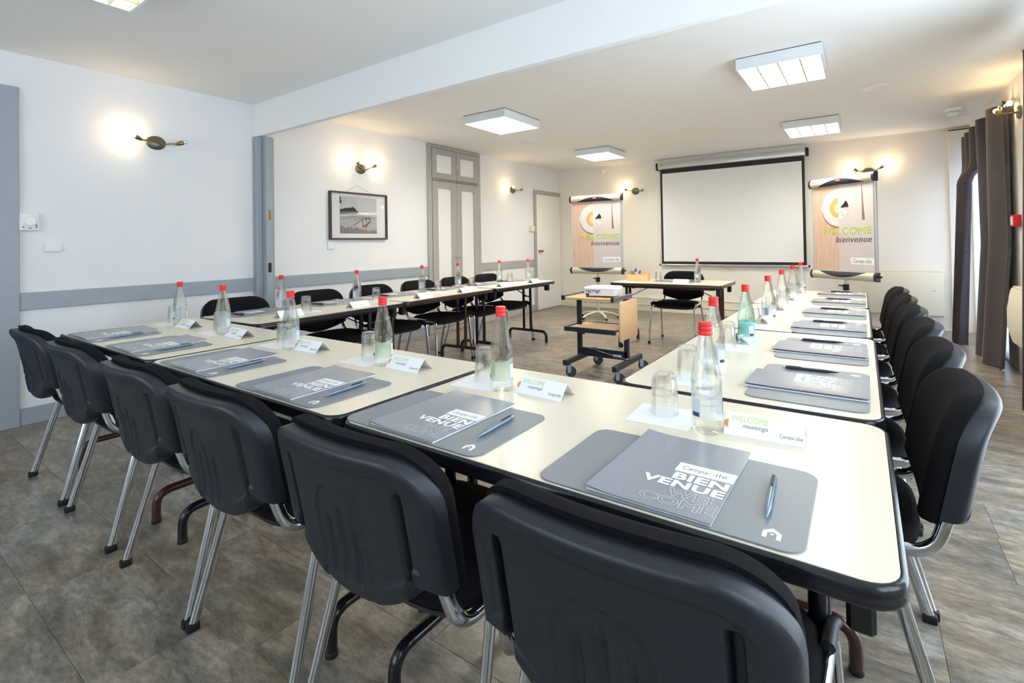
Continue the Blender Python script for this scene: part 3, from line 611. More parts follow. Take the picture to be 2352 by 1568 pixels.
# ------------------------------------------------------------------ tables
HT = 0.72; K = 1.0465
def kp(x, y): return (4.66 + (x - 4.66) * K, y * K)
def table(label, cx, cy, L, Dp, rz, edge, leg, leg_in=.125):
    """L along local x, Dp along local y"""
    t = thing('folding_table', label, 'table', (cx, cy, 0), rz, 'folding conference tables')
    ring = rr(L, Dp, .055, 6)
    bm = nbm(); slab(bm, ring, [(.012, HT - .034), (.004, HT - .034), (0, HT - .029), (-.0005, HT - .022), (.0015, HT - .018), (0, HT - .014), (.0005, HT - .006), (.004, HT - .001), (.008, HT - .0005), (.0095, HT - .0035)], cap1=False); fin('edge_band', bm, edge, t, 50)
    bm = nbm(); slab(bm, ring, [(.0096, HT - .012), (.0096, HT - .0006), (.0102, HT)]); fin('table_top', bm, M_lam, t, 20)
    bm = nbm(); 
    for a in ((-L / 2 + .09, L / 2 - .09, -Dp / 2 + .11, -Dp / 2 + .13), (-L / 2 + .09, L / 2 - .09, Dp / 2 - .13, Dp / 2 - .11), (-L / 2 + .09, -L / 2 + .11, -Dp / 2 + .13, Dp / 2 - .13), (L / 2 - .11, L / 2 - .09, -Dp / 2 + .13, Dp / 2 - .13)): box(bm, *a, HT - .062, HT - .034)
    fin('apron', bm, leg, t, 0)
    obox('underside', (-L / 2 + .03, L / 2 - .03, -Dp / 2 + .03, Dp / 2 - .03, HT - .038, HT - .030), M_under, t)
    for s in (-1, 1):
        x = s * (L / 2 - leg_in); h = Dp * .39
        bm = nbm(); tube(bm, fillet([(x, -h, .0), (x, -h, .125), (x, h, .125), (x, h, .0)], .085, 8), .017, n=12)
        for yy in (-.05, .05): tube(bm, [(x, yy, .12), (x, yy, HT - .04)], .0165, .0165, n=10)
        lg = fin('leg', bm, leg, t, 50)
        bm = nbm(); tube(bm, [(x, 0, HT - .19), (x - s * .30, 0, HT - .05)], .012, .004, wide=(0, 1, 0), n=6); tube(bm, [(x, -.05, HT - .19), (x, .05, HT - .19)], .007, n=6); fin('brace', bm, leg, t, 40)
        for yy in (-h, h): bm = nbm(); lathe(bm, [(.017, 0), (.0185, .003), (.0185, .016), (.017, .018)], 14, c=(x, yy)); fin('leg_cap', bm, M_cap, lg, 40)
        for yy in (-Dp / 2 + .10, Dp / 2 - .10): obox('connector', (s * (L / 2 - .055) - .018, s * (L / 2 - .055) + .018, yy - .03, yy + .03, HT - .115, HT - .036), M_cap, t, .006, 1)
    return t
def tbl(label, x0, x1, y0, y1, edge, leg, rz=0.0, along='x', leg_in=.125, flip=False):
    (a, b), (c, d) = kp(x0, y0), kp(x1, y1)
    if along == 'x': return table(label, (a + c) / 2, (b + d) / 2, c - a, d - b, rz, edge, leg, leg_in)
    return table(label, (a + c) / 2, (b + d) / 2, d - b, c - a, PI / 2 + rz, edge, leg, leg_in)
tbl('cream folding table at the left end of the front row, brown feet', 1.206, 2.384, .756, 1.412, M_edgeb, M_legbr)
tbl('cream folding table in the middle of the front row', 2.392, 3.566, .756, 1.412, M_edgeb, M_legb)
tbl('cream folding table nearest the camera, at the right end of the front row', 3.58, 4.70, .756, 1.418, M_edgeb, M_legb)
tbl('cream folding table of the right row touching the front row', 4.03, 4.697, 1.434, 2.606, M_edgeb, M_legbr, along='y')
tbl('cream folding table in the middle of the right row', 4.025, 4.69, 2.613, 3.70, M_edgeb, M_legb, along='y')
tbl('cream folding table at the far end of the right row by the flip chart', 4.02, 4.685, 3.707, 4.79, M_edgeb, M_legb, along='y')
tbl('cream folding table of the left row touching the front row', 1.19, 1.843, 1.434, 2.606, M_edgeb, M_legb, math.radians(2.5), 'y')
tbl('cream folding table in the middle of the left row, dark brown edge and legs', 1.125, 1.78, 2.615, 3.80, M_edgebr, M_legbr, math.radians(2.0), 'y')
tbl('cream folding table at the far end of the left row by the corner door', 1.125, 1.78, 3.84, 4.92, M_edgeb, M_legb, math.radians(-1.0), 'y')
tbl('cream folding table standing alone as the speaker desk before the screen', 2.42, 3.565, 4.95, 5.62, M_edgebr, M_legbr, leg_in=.085)

# ------------------------------------------------------------------ chairs (facing local +y)
def chair_proto():
    t = thing('conference_chair', 'x', 'chair', (0, 0, 0), 0, 'black conference chairs')
    w, H, r = .238, .792, .10
    def ztop(x, ww, HH): 
        ax = abs(x); return HH - .004 * (x / ww) ** 2 if ax <= ww - r else HH - .004 * (x / ww) ** 2 - r + math.sqrt(max(r * r - (ax - ww + r) ** 2, 0))
    def mid(x, z):
        tt = (z - .53) / .26
        return -.255 - .048 * tt - .004 * tt * tt + .036 * (x / w) ** 2 - .012 * max(0, (z - .70) / .09) ** 2
    def sst(a, b, v):
        s = max(0, min(1, (v - a) / (b - a))); return s * s * (3 - 2 * s)
    def sdf(x, z, zb, ww, HH):
        ax = abs(x); qx, qz = ax - (ww - r), z - (HH - r)
        d = (r - math.hypot(qx, qz)) if (qx > 0 and qz > 0) else min(ww - ax, HH - z)
        return max(0, min(d, z - zb))
    def cosu(u): return math.sin((u - .5) * PI) * .22 + (u * 2 - 1) * .78
    def zb_shell(x):
        ax = abs(x)
        if ax > .176: return .532 + .006 * (1 - (ax - .176) / .062)
        return .458 + .062 * (ax / .176) ** 2.4
    nu, nv = 168, 110
    def shell_back(u, v):
        x = w * cosu(u); zb = zb_shell(x); zt = ztop(x, w, H); vv = .5 + .5 * cosu(v); z = zb + (zt - zb) * vv
        d = sdf(x, z, zb, w, H); e = min(d / .020, 1); dep = .020 + .020 * math.sqrt(1 - (1 - e) ** 2) if d > 0 else .020
        ax = abs(x)
        # raised rim then a slightly sunken field
        dep -= .005 * sst(.034, .048, d) * sst(.50, .56, z)
        # slots that take the steel uprights
        gs = (1 - sst(.006, .0105, abs(ax - .170))) * (1 - sst(.715, .728, z)); dep -= .024 * gs
        # rounded pressed panel with ribs
        top = .692 - .06 * max(0, (ax - .035) / .045) ** 2; pan = (1 - sst(.074, .081, ax)) * (1 - sst(top - .008, top, z)); dep -= .0045 * pan
        for rx in (-.040, 0, .040):
            rt = .672 - .03 * (abs(rx) > .01); g = (1 - sst(.004, .013, abs(x - rx))) * (1 - sst(rt - .04, rt, z)) * sst(.482, .51, z); dep -= .0065 * g
        return Vector((x, mid(x, z) - dep, z))
    bm = nbm(); A = grid(bm, nu, nv, shell_back)
    def shell_front(u, v):
        x = w * cosu(u); zb = zb_shell(x); zt = ztop(x, w, H); z = zb + (zt - zb) * (.5 + .5 * cosu(v)); return Vector((x, mid(x, z) + .004, z))
    B = grid(bm, nu, nv, shell_front)
    def close(A, B):
        nr, nc = len(A), len(A[0])
        for i in range(nc - 1): bm.faces.new((A[0][i], A[0][i + 1], B[0][i + 1], B[0][i])); bm.faces.new((A[-1][i], B[-1][i], B[-1][i + 1], A[-1][i + 1]))
        for j in range(nr - 1): bm.faces.new((A[j][0], B[j][0], B[j + 1][0], A[j + 1][0])); bm.faces.new((A[j][-1], A[j + 1][-1], B[j + 1][-1], B[j][-1]))
    close(A, B)
    fin('back_shell', bm, M_shell, t, 40)
    def zb_c(x): return .470 + .055 * (abs(x) / w) ** 2.2
    wc, Hc = w - .003, H + .013
    def cush(u, v, front):
        x = wc * cosu(u); zb = zb_c(x); zt = ztop(x, wc, Hc); z = zb + (zt - zb) * (.5 + .5 * cosu(v))
        d = sdf(x, z, zb, wc, Hc); e = min(d / .034, 1); dep = .016 + .030 * math.sqrt(max(0, 1 - (1 - e) ** 2))
        return Vector((x, mid(x, z) + (.0045 + dep + .004 * math.cos(x / wc * PI / 2) if front else .0042), z))
    bm = nbm(); A = grid(bm, 48, 36, lambda u, v: cush(u, v, True)); B = grid(bm, 48, 36, lambda u, v: cush(u, v, False))
    close(A, B)
    fin('backrest', bm, M_fab, t, 60)
    def seat_ring(ins):
        out = []
        for k in range(48):
            a = 2 * PI * k / 48; c, s = math.cos(a), math.sin(a); n = 3.6
            hw = (.236 - ins) * (1.0 if s > 0 else 1 - .05 * abs(s)); hd = .215 - ins
            out.append((hw * math.copysign(abs(c) ** (2 / n), c), .02 + hd * math.copysign(abs(s) ** (2 / n), s)))
        return out
    bm = nbm(); slab(bm, seat_ring, [(.02, .425), (.004, .430), (0, .440), (.004, .456), (.016, .467), (.04, .473), (.09, .476), (.15, .477)]); fin('seat', bm, M_fab, t, 60)
    bm = nbm(); slab(bm, seat_ring, [(.07, .398), (.03, .402), (.008, .414), (.003, .428), (.02, .430)]); fin('seat_shell', bm, M_shell, t, 50)
    for s in (-1, 1):
        bm = nbm(); tube(bm, fillet([(s * .262, .228, .012), (s * .240, .198, .445), (s * .236, .06, .445)], .045, 8), .0155, .009, wide=(0, 1, 0.25), n=12)
        lg = fin('leg', bm, M_chrome, t, 60)
        bm = nbm(); box(bm, -.0115, .0115, -.018, .018, -.014, .012, bev=.004, M=Matrix.Translation((s * .2625, .229, .014))); fin('foot_cap', bm, M_cap, lg)
        bm = nbm(); tube(bm, [(s * .262, -.230, .012), (s * .232, -.112, .44)], .0155, .009, wide=(0, 1, 0), n=12)
        lg = fin('leg', bm, M_chrome, t, 60)
        bm = nbm(); box(bm, -.0115, .0115, -.018, .018, -.014, .012, bev=.004, M=Matrix.Translation((s * .2625, -.231, .014))); fin('foot_cap', bm, M_cap, lg)
        bm = nbm(); tube(bm, fillet([(s * .236, .07, .445), (s * .226, -.205, .445), (s * .204, -.252, .60)], .075, 9), .0155, .0095, wide=(0, .3, 1), n=12); fin('seat_rail', bm, M_chrome, t, 60)
        bm = nbm(); tube(bm, [(s * .243, .195, .452), (s * .238, .16, .464), (s * .236, .10, .464)], .011, .012, n=8); fin('corner_cover', bm, M_cap, t, 60)
    for y in (-.09, .12): bm = nbm(); tube(bm, [(-.235, y, .412), (.235, y, .412)], .011, n=8); fin('cross_bar', bm, M_cap, t, 60)
    return t
chair = chair_proto(); used = [0]
def put_chair(x, y, rz, label):
    c = chair if used[0] == 0 else copy_tree(chair); used[0] = 1
    c.location = (x, y, 0); c.rotation_euler = (0, 0, rz); c['label'] = label
for i, (x, y, a) in enumerate([(1.355, .915, 0), (1.98, .915, 0), (2.66, .915, 0), (3.215, .915, 0), (3.795, .915, 0), (4.36, .915, 0)]):
    put_chair(x, y, a, ['black conference chair seen from behind, leftmost in the front row', 'black conference chair seen from behind, second from the left in the front row', 'black conference chair seen from behind, third from the left in the front row', 'black conference chair seen from behind, fourth from the left in the front row', 'black conference chair seen from behind, fifth from the left in the front row', 'largest black conference chair, seen from behind and cut off at the lower border'][i])
for i, (x, y) in enumerate([(1.14, 1.82), (1.14, 2.48), (1.14, 3.05), (1.14, 3.66), (1.14, 4.22), (1.14, 4.80)]):
    put_chair(x, y, -PI / 2, 'black conference chair behind the left row of tables, %s from the jamb post end' % ORD[i])
for i, (x, y) in enumerate([(4.572, 1.70), (4.58, 2.25), (4.585, 2.82), (4.58, 3.38), (4.58, 3.97), (4.575, 4.56)]):
    put_chair(x, y, PI / 2, ['black conference chair at the right row, nearest and largest there', 'black conference chair at the right row, second from the near end', 'black conference chair at the right row, third from the near end', 'black conference chair at the right row, fourth from the near end', 'black conference chair at the right row, fifth from the near end', 'black conference chair at the right row, farthest, by the flip chart'][i])
put_chair(2.885, 5.81, PI, 'black conference chair behind the speaker desk under the screen')

# ------------------------------------------------------------------ place settings
def pad_proto():
    bm = nbm(); slab(bm, rr(.45, .299, .032, 6), [(.0006, 0), (0, .001), (0, .0022), (.0008, .003)]); o = fin('desk_pad', bm, M_pad, None, 30); tag(o, 'x', 'desk pad', 'grey desk pads')
    cx, cy = .179, -.112; s = .026
    bm = nbm()
    prism(bm, [(cx - s * .5, cy - s * .55), (cx - s * .5, cy + s * .15), (cx, cy + s * .62), (cx + s * .5, cy + s * .15), (cx + s * .5, cy - s * .55), (cx + s * .25, cy - s * .55), (cx + s * .25, cy + s * .02), (cx, cy + s * .24), (cx - s * .25, cy + s * .02), (cx - s * .25, cy - s * .55)], .003, .0033)
    lathe(bm, [(s * .09, .003), (s * .09, .0033)], 10, c=(cx, cy - s * .08)); fin('house_emblem', bm, M_inkw, o, 0); return o
def book_proto():
    t = thing('booklet', 'x', 'booklet', (0, 0, 0), 0, 'grey welcome booklets'); w, d = .218, .315
    def curl(x, y): return .006 * max(0, (-x / w - .2)) ** 2 * 8 + .002 * max(0, y / d - .15) ** 2 * 8
    bm = nbm(); box(bm, -w / 2 + .001, w / 2 - .001, -d / 2 + .001, d / 2 - .001, 0, .0032); fin('pages', bm, M_paper, t, 0)
    bm = nbm(); A = grid(bm, 9, 9, lambda u, v: Vector(((u - .5) * w, (v - .5) * d, .0046 + curl((u - .5) * w, (v - .5) * d)))); B = grid(bm, 9, 9, lambda u, v: Vector(((u - .5) * w, (v - .5) * d, .0034 + curl((u - .5) * w, (v - .5) * d))))
    for i in range(8):
        for a, b in ((0, 1),):
            bm.faces.new((A[0][i], B[0][i], B[0][i + 1], A[0][i + 1])); bm.faces.new((A[8][i], A[8][i + 1], B[8][i + 1], B[8][i])); bm.faces.new((A[i][0], A[i + 1][0], B[i + 1][0], B[i][0])); bm.faces.new((A[i][8], B[i][8], B[i + 1][8], A[i + 1][8]))
    fin('cover', bm, M_cover, t, 30)
    z = .0050
    obox('name_strip', (.003, w / 2 - .0005, -.004, .036, .0046, z), M_inkw, t)
    sh = Matrix.Translation((0, 0, z + .0002))
    b1, b2 = brand(.082, .020); join_text('brand_lettering', at(b1, .013, .004), M_inkg, t, sh); join_text('green_letter', at(b2, .013, .004), M_inkgreen, t, sh)
    join_text('bold_lettering', at(bold_word('BIEN', .098, .029, .045), .008, -.039) + at(bold_word('VENUE', .146, .029, .045), -.040, -.072), M_inkw, t, sh)
    join_text('outline_lettering', [(text_mesh('WEL', .088, .029, .03, outline=.012), .018, -.105), (text_mesh('COME', .126, .029, .03, outline=.012), -.020, -.138)], M_inkw, t, sh); return t
def pen_proto(m):
    t = thing('ballpoint_pen', 'x', 'pen', (0, 0, 0), 0, 'ballpoint pens'); My = Matrix.Translation((0, 0, .0055)) @ Matrix.Rotation(PI / 2, 4, 'X')
    bm = nbm(); lathe(bm, [(.0048, -.075), (.0054, -.06), (.0054, .045), (.0046, .052)], 12, M=My); fin('barrel', bm, m, t, 40)
    bm = nbm(); lathe(bm, [(.0046, .052), (.003, .066), (.0008, .078), (.0005, .08)], 12, M=My); fin('tip', bm, m, t, 40)
    bm = nbm(); lathe(bm, [(.0030, -.084), (.0034, -.082), (.0034, -.075)], 10, M=My); fin('button', bm, M_silver, t, 40)
    obox('clip', (-.0022, .0022, .028, .072, .0115, .0128), M_cap, t, .0005, 1); return t
def card_proto():
    t = thing('name_card', 'x', 'name card', (0, 0, 0), 0, 'folded welcome cards'); L_, h, b = .165, .042, .040; th = .0006
    bm = nbm(); Mx = Matrix(((0, 0, 1, 0), (1, 0, 0, 0), (0, 1, 0, 0), (0, 0, 0, 1)))
    prism(bm, [(-b, 0), (0, h), (b, 0), (b - th * 2, 0), (0, h - th * 2), (-b + th * 2, 0)], -L_ / 2, L_ / 2, Mx); fin('card', bm, M_paper, t, 0)
    F = Matrix.Translation((0, -b - .0004, .0004)) @ Matrix.Rotation(math.atan2(h, b), 4, 'X')
    join_text('green_lettering', at(bold_word('WELCOME', .078, .015, .012), -.068, .035), M_inkgreen2, t, F)
    join_text('script_lettering', [(text_mesh('meetings', .054, .013, 0, .35), -.044, .018)], M_inkg, t, F)
    b1, b2 = brand(.045, .011); join_text('brand_lettering', at(b1, .033, .010), M_inkg, t, F); join_text('green_letter', at(b2, .033, .010), M_inkgreen, t, F)
    bm = nbm(); pts = [(-.074 + .010 * math.cos(a), .028 + .010 * math.sin(a)) for a in [PI / 2 + PI * k / 10 for k in range(11)]]; prism(bm, pts, .0002, .0004, F); fin('cup_print', bm, M_orange, t, 0)
    return t
def napkin_proto():
    bm = nbm(); slab(bm, rr(.155, .15, .003, 2), [(0, 0), (0, .0012), (.001, .0018)]); o = fin('napkin', bm, M_paper, None, 30); tag(o, 'x', 'napkin', 'white paper napkins'); return o
def tumbler_proto():
    bm = nbm(); lathe(bm, [(.0345, .001), (.0340, .05), (.0300, .098), (.0290, .104), (.026, .107), (.001, .107)][::1] + [], 32)
    bm.free(); bm = nbm()
    prof = [(.0352, .0008), (.0345, .04), (.0308, .099), (.0294, .105), (.0270, .107), (.0005, .1065)]
    inner = [(.0005, .091), (.0255, .091), (.0280, .087), (.0322, .04), (.0332, .0008)]
    lathe(bm, prof + inner, 32, closed=False)
    bm.faces.ensure_lookup_table()
    # replace the two end caps by the rim ring
    caps = [f for f in bm.faces if len(f.verts) == 32]; bmesh.ops.delete(bm, geom=caps, context='FACES_ONLY')
    bd = [e for e in bm.edges if e.is_boundary]; bmesh.ops.bridge_loops(bm, edges=bd)
    o = fin('tumbler', bm, M_tumbler, None, 40); tag(o, 'x', 'glass', 'upturned glass tumblers'); return o
def bottle_proto(glass, lab):
    t = thing('water_bottle', 'x', 'bottle', (0, 0, 0), 0, 'glass water bottles')
    bm = nbm(); lathe(bm, [(.001, .004), (.026, .002), (.031, .0), (.0345, .004), (.0352, .012), (.0348, .028), (.0342, .034), (.0342, .104), (.0348, .110), (.0352, .116), (.0348, .122), (.0334, .133), (.0304, .150), (.0262, .170), (.0214, .194), (.0168, .215), (.0140, .226), (.0140, .234), (.012, .236)], 36); fin('glass', bm, glass, t, 50)
    bm = nbm(); lathe(bm, [(.0160, .2265), (.0168, .2275), (.0168, .2325), (.0158, .234), (.0152, .2355), (.0152, .238), (.0163, .240), (.0163, .2445), (.0152, .246), (.0152, .248), (.0160, .250), (.0160, .2545), (.0145, .2565), (.001, .2568)], 24); fin('cap', bm, M_red, t, 40)
    def band(name, a0, a1, z0, z1, m, r=.0346, wav=0):
        bm = nbm(); n = 18
        V = [[bm.verts.new((r_ * math.cos(a0 + (a1 - a0) * k / n), r_ * math.sin(a0 + (a1 - a0) * k / n), z + (wav * math.sin(3 * k / n * PI) if z == z1 else 0))) for k in range(n + 1)] for z, r_ in ((z0, r), (z1, r), (z1, r + .0003), (z0, r + .0003))]
        for q in range(3):
            for k in range(n): bm.faces.new((V[q][k], V[q][k + 1], V[q + 1][k + 1], V[q + 1][k]))
        fin(name, bm, m, t, 60)
    band('label', -PI * .95, PI * .55, .034, .096, lab, wav=.006)
    band('label_silver', -PI * .72, -PI * .50, .040, .082, M_labs, .0350); band('label_navy', -PI * .70, -PI * .53, .040, .050, M_labd, .0354)
    band('label_silver', .1 * PI, .3 * PI, .040, .082, M_labs, .0350)
    bm = nbm(); 
    n0 = text_mesh('VIVA', .05, .016, .01).copy()
    bm.free()
    return t
PADP, BOOKP, CARDP, NAPP, TUMP = pad_proto(), book_proto(), card_proto(), napkin_proto(), tumbler_proto()
PENP, PENB = pen_proto(M_pen), pen_proto(M_dsteel)
BOTP, BOTG, BOTT = bottle_proto(M_bottle, M_lab), bottle_proto(M_bottle, M_labg), bottle_proto(M_bottleg, M_labt)
PROT = [PADP, BOOKP, CARDP, NAPP, TUMP, PENP, PENB, BOTP, BOTG, BOTT]
def put(proto, x, y, z, rz, label):
    c = copy_tree(proto); c.location = (x, y, z); c.rotation_euler = (0, 0, rz); c['label'] = label; return c
def setting(px, py, rz, where, u0v0=None, pen=PENP, bottle=None, glass=None, card=None, botp=BOTP, books=(-.008, .013), bj=0.0):
    """px,py: pad centre in the metres of the room; u to the sitter's right, v forward"""
    ca, sa = math.cos(rz), math.sin(rz)
    R = lambda u, v: (px + (u * ca - v * sa) * K, py + (u * sa + v * ca) * K)
    j = lambda s: random.uniform(-s, s)
    zt = HT + .0003
    put(PADP, px, py, zt, rz + j(.015), 'grey desk pad at the ' + where)
    x, y = R(books[0], books[1]); put(BOOKP, x, y, zt + .0036, rz + j(.03) + bj, 'grey welcome booklet at the ' + where)
    x, y = R(.155, .0 if pen is PENP else .01); put(pen, x, y, zt + (.0036 if pen is PENP else .0036), rz + .06 + j(.03), 'ballpoint pen at the ' + where)
    bx, by = kp(*bottle) if bottle else R(-.009, .275)
    gx, gy = kp(*glass) if glass else R(-.125, .318)
    cx_, cy_ = kp(*card) if card else R(.102, .303)
    put(NAPP, *R(-.122, .300), zt, rz + .06 + j(.08), 'white napkin at the ' + where) if not glass else put(NAPP, gx, gy, zt, rz + j(.1), 'white napkin at the ' + where)
    put(TUMP, gx, gy, zt + .002, 0, 'upturned tumbler at the ' + where)
    put(botp, bx, by, zt, rz + j(.5), 'red-capped water bottle at the ' + where)
    put(CARDP, cx_, cy_, zt, rz + j(.05), 'folded white name card at the ' + where)
FS = ['leftmost place of the front row', 'second place from the left in the front row', 'third place from the left in the front row', 'fourth place from the left in the front row', 'fifth place from the left in the front row', 'nearest place, right end of the front row']
for i, x in enumerate([1.505, 2.065, 2.66, 3.245, 3.802, 4.372]):
    a, b = kp(x, .912); setting(a, b, 0, FS[i], botp=(BOTG if i in (3, 4) else BOTP), bottle=[(1.484, 1.22), (2.011, 1.21), (2.668, 1.182), (3.232, 1.2), (3.778, 1.182), (4.363, 1.172)][i])
RS = ['%s place from the near end of the right row' % o for o in ORD]; RS[0] = 'nearest place of the right row'; RS[5] = 'farthest place of the right row'
for i, y in enumerate([1.70, 2.245, 2.82, 3.385, 3.975, 4.53]):
    a, b = kp(4.525, y); setting(a, b, PI / 2, RS[i], pen=PENB, botp=(BOTT if i == 1 else BOTP), bottle=[(4.256, 1.705), (4.258, 2.235), (4.258, 2.83), (4.25, 3.43), (4.25, 4.01), (4.25, 4.57)][i], books=(-.015, .008))
LS = ['%s place of the left row from its near end' % o for o in ORD]; LS[5] = 'farthest place of the left row by the corner door'
for i, y in enumerate([1.745, 2.33, 2.97, 3.56, 4.15, 4.70]):
    a, b = kp([1.36, 1.33, 1.30, 1.29, 1.29, 1.30][i], y)
    setting(a, b, -PI / 2, LS[i], pen=PENB, bottle=[(1.475, 1.825), (1.452, 2.447), (1.35, 3.24), (1.335, 3.75), (1.30, 4.49), (1.40, 4.92)][i], glass=[(1.625, 1.91), (1.54, 2.56), (1.49, 3.30), (1.445, 3.83), (1.40, 4.55), (1.39, 5.0)][i],
            card=[(1.72, 1.735), (1.71, 2.26), (1.69, 2.92), (1.70, 3.44), (1.67, 4.06), (1.68, 4.61)][i])
# speaker desk
dz = HT + .0003
x, y = kp(3.02, 5.36); put(PADP, x, y, dz, PI, 'grey desk pad on the speaker desk'); put(BOOKP, x + .02, y, dz + .0036, PI + .04, 'grey welcome booklet on the speaker desk'); put(PENB, x + .165, y + .02, dz + .0036, PI, 'ballpoint pen on the speaker desk')
put(BOTP, *kp(3.25, 5.31), dz, 0.4, 'red-capped water bottle on the speaker desk'); put(TUMP, *kp(2.845, 5.29), dz, 0, 'upturned tumbler on the speaker desk'); put(CARDP, *kp(3.135, 5.13), dz, PI, 'folded white name card on the speaker desk')
for p in PROT:
    for ch in list(p.children_recursive): bpy.data.objects.remove(ch)
    bpy.data.objects.remove(p)
# wooden pen box on the speaker desk
bx, by = kp(2.62, 5.30)
t = thing('pen_box', 'small pale pine pen box on the speaker desk', 'box', (bx, by, HT + .0003), math.radians(4))
for nm, a in (('front_board', (-.115, .115, -.06, -.052, 0, .072)), ('back_board', (-.115, .115, .052, .06, 0, .105)), ('side_board', (-.123, -.115, -.06, .06, 0, .098)), ('side_board', (.115, .123, -.06, .06, 0, .098)), ('bottom_board', (-.115, .115, -.052, .052, 0, .008))): obox(nm, a, M_pine, t, .002, 1)
for y0 in (-.02, .02): obox('divider', (-.115, .115, y0 - .003, y0 + .003, .008, .085), M_pine, t)
for i, (dx, h) in enumerate(((0.0, .135), (.022, .115))):
    t = thing('marker', ['blue marker standing taller in the pine pen box', 'blue marker leaning lower in the pine pen box'][i], 'marker', (bx - .005 + dx * .4, by - .035 + i * .002, HT + .0085), 0, 'markers in the pen box')
    Mx = Matrix.Rotation(math.radians(-8 + 22 * i), 4, 'Y')
    bm = nbm(); lathe(bm, [(.008, 0), (.009, .005), (.009, h - .04)], 12, M=Mx); fin('barrel', bm, M_wplastic, t, 40)
    bm = nbm(); lathe(bm, [(.0098, h - .04), (.0098, h - .004), (.007, h)], 12, M=Mx); fin('cap', bm, M_blue, t, 40)
t = thing('scissors', 'scissors with dark loops standing in the pine pen box', 'scissors', (bx - .055, by - .036, HT + .0085), 0)
for s in (-1, 1):
    bm = nbm(); prof = [(.013 + .0025 * math.cos(2 * PI * k / 8), .0025 * math.sin(2 * PI * k / 8)) for k in range(8)]; lathe(bm, prof, 16, closed=True, M=Matrix.Translation((s * .016, 0, .088)) @ Matrix.Rotation(PI / 2, 4, 'X') @ Matrix.Scale(1.2, 4, (0, 1, 0))); fin('handle_loop', bm, M_cap, t, 60)
    bm = nbm(); tube(bm, [(s * .008, 0, .078), (-s * .004, 0, .002)], .004, .0012, wide=(1, 0, 0), n=6); fin('blade', bm, M_silver, t, 60)

# ------------------------------------------------------------------ trolley and projector
t = thing('projector_trolley', 'black steel projector trolley with beech shelves on castors', 'trolley', (2.70, 4.09, 0), 0)
bm = nbm(); box(bm, -.245, .215, -.185, .205, .666, .686, bev=.003, seg=1); fin('top_board', bm, M_beech, t)
for x0, x1 in ((-.262, -.245), (.215, .240)):
    bm = nbm(); box(bm, x0, x1, -.20, .21, .662, .70, bev=.004, seg=1); r_ = fin('top_rail', bm, M_greybar, t)
    for y0, y1 in ((-.203, -.178), (.19, .213)): obox('rail_end', (x0 - .003, x1 + .012 * (1 if x0 < 0 else -.2), y0, y1, .660, .702), M_cap, r_, .004, 1)
bm = nbm(); box(bm, -.235, .215, -.17, .20, .392, .412); fin('lower_shelf', bm, M_beech, t)
bm = nbm()
for a in ((-.245, .245, -.195, -.17, .385, .425), (-.245, .245, .20, .215, .39, .42), (-.255, -.235, -.17, .20, .39, .42)): box(bm, *a, bev=.004, seg=1)
fin('shelf_rim', bm, M_dsteel, t)
for x in (-.215, .245):
    bm = nbm(); box(bm, x - .022, x + .022, .035, .065, .10, .662, bev=.004, seg=1); p_ = fin('post', bm, M_dsteel, t)
    bm = nbm(); lathe(bm, [(.004, 0), (.004, .012), (.02, .014), (.022, .03), (.016, .034)], 14, M=Matrix.Translation((x + (.022 if x < 0 else -.022), .035, .345 if x < 0 else .26)) @ Matrix.Rotation((1 if x < 0 else -1) * PI / 2, 4, 'Y')); fin('knob', bm, M_cap, p_, 40)
    bm = nbm(); box(bm, x + .03 - .02, x + .03 + .02, -.30, .29, .105, .15, bev=.004, seg=1); fin('foot_bar', bm, M_dsteel, t)
bm = nbm(); box(bm, -.20, .255, .035, .06, .13, .205, bev=.004, seg=1); fin('cross_beam', bm, M_dsteel, t)
obox('rating_sticker', (.12, .20, .033, .0352, .15, .172), M_labs, t)
bm = nbm(); tube(bm, fillet([(-.10, .02, .205), (.26, -.02, .155), (.285, .01, .155), (.25, .03, .158)], .01), .003, n=6); tube(bm, [(-.10, .03, .21), (-.03, .03, .218)], .003, n=6); fin('tilt_stay', bm, M_zinc, t, 60)
obox('side_flap', (.268, .286, -.175, .215, .33, .662), M_beech, t, .007, 2)
for y in (-.10, .12): obox('flap_hinge', (.238, .27, y - .02, y + .02, .645, .668), M_alu, t)
for x, y in ((-.165, -.27), (-.165, .27), (.285, -.27), (.285, .27)):
    ang = random.uniform(-1.0, -.5)
    bm = nbm(); Mx = Matrix.Translation((x, y, 0)) @ Matrix.Rotation(ang, 4, 'Z')
    box(bm, -.016, -.012, -.012, .020, .04, .105, M=Mx); box(bm, .012, .016, -.012, .020, .04, .105, M=Mx); box(bm, -.024, .024, -.026, .026, .098, .106, M=Mx); c_ = fin('castor', bm, M_zinc, t)
    bm = nbm(); lathe(bm, [(.012, -.010), (.038, -.011), (.046, -.008), (.046, .008), (.038, .011), (.012, .010)], 20, M=Mx @ Matrix.Translation((0, .024, .046)) @ Matrix.Rotation(PI / 2, 4, 'Y')); fin('wheel', bm, M_wheel, c_, 40)
t = thing('projector', 'white projector standing on the trolley top', 'projector', (2.745, 4.115, .6865), math.radians(6))
bm = nbm(); slab(bm, rr(.30, .235, .03, 6), [(.012, .012), (.004, .014), (0, .022), (0, .066), (.002, .068)]); fin('lower_body', bm, M_wplastic, t, 40)
bm = nbm(); slab(bm, rr(.304, .239, .032, 6), [(.006, .0685), (0, .070), (0, .074), (.006, .086), (.03, .092), (.09, .094)]); fin('top_cover', bm, M_white, t, 60)
obox('port_panel', (-.125, .02, -.1195, -.1165, .032, .064), M_labs, t)
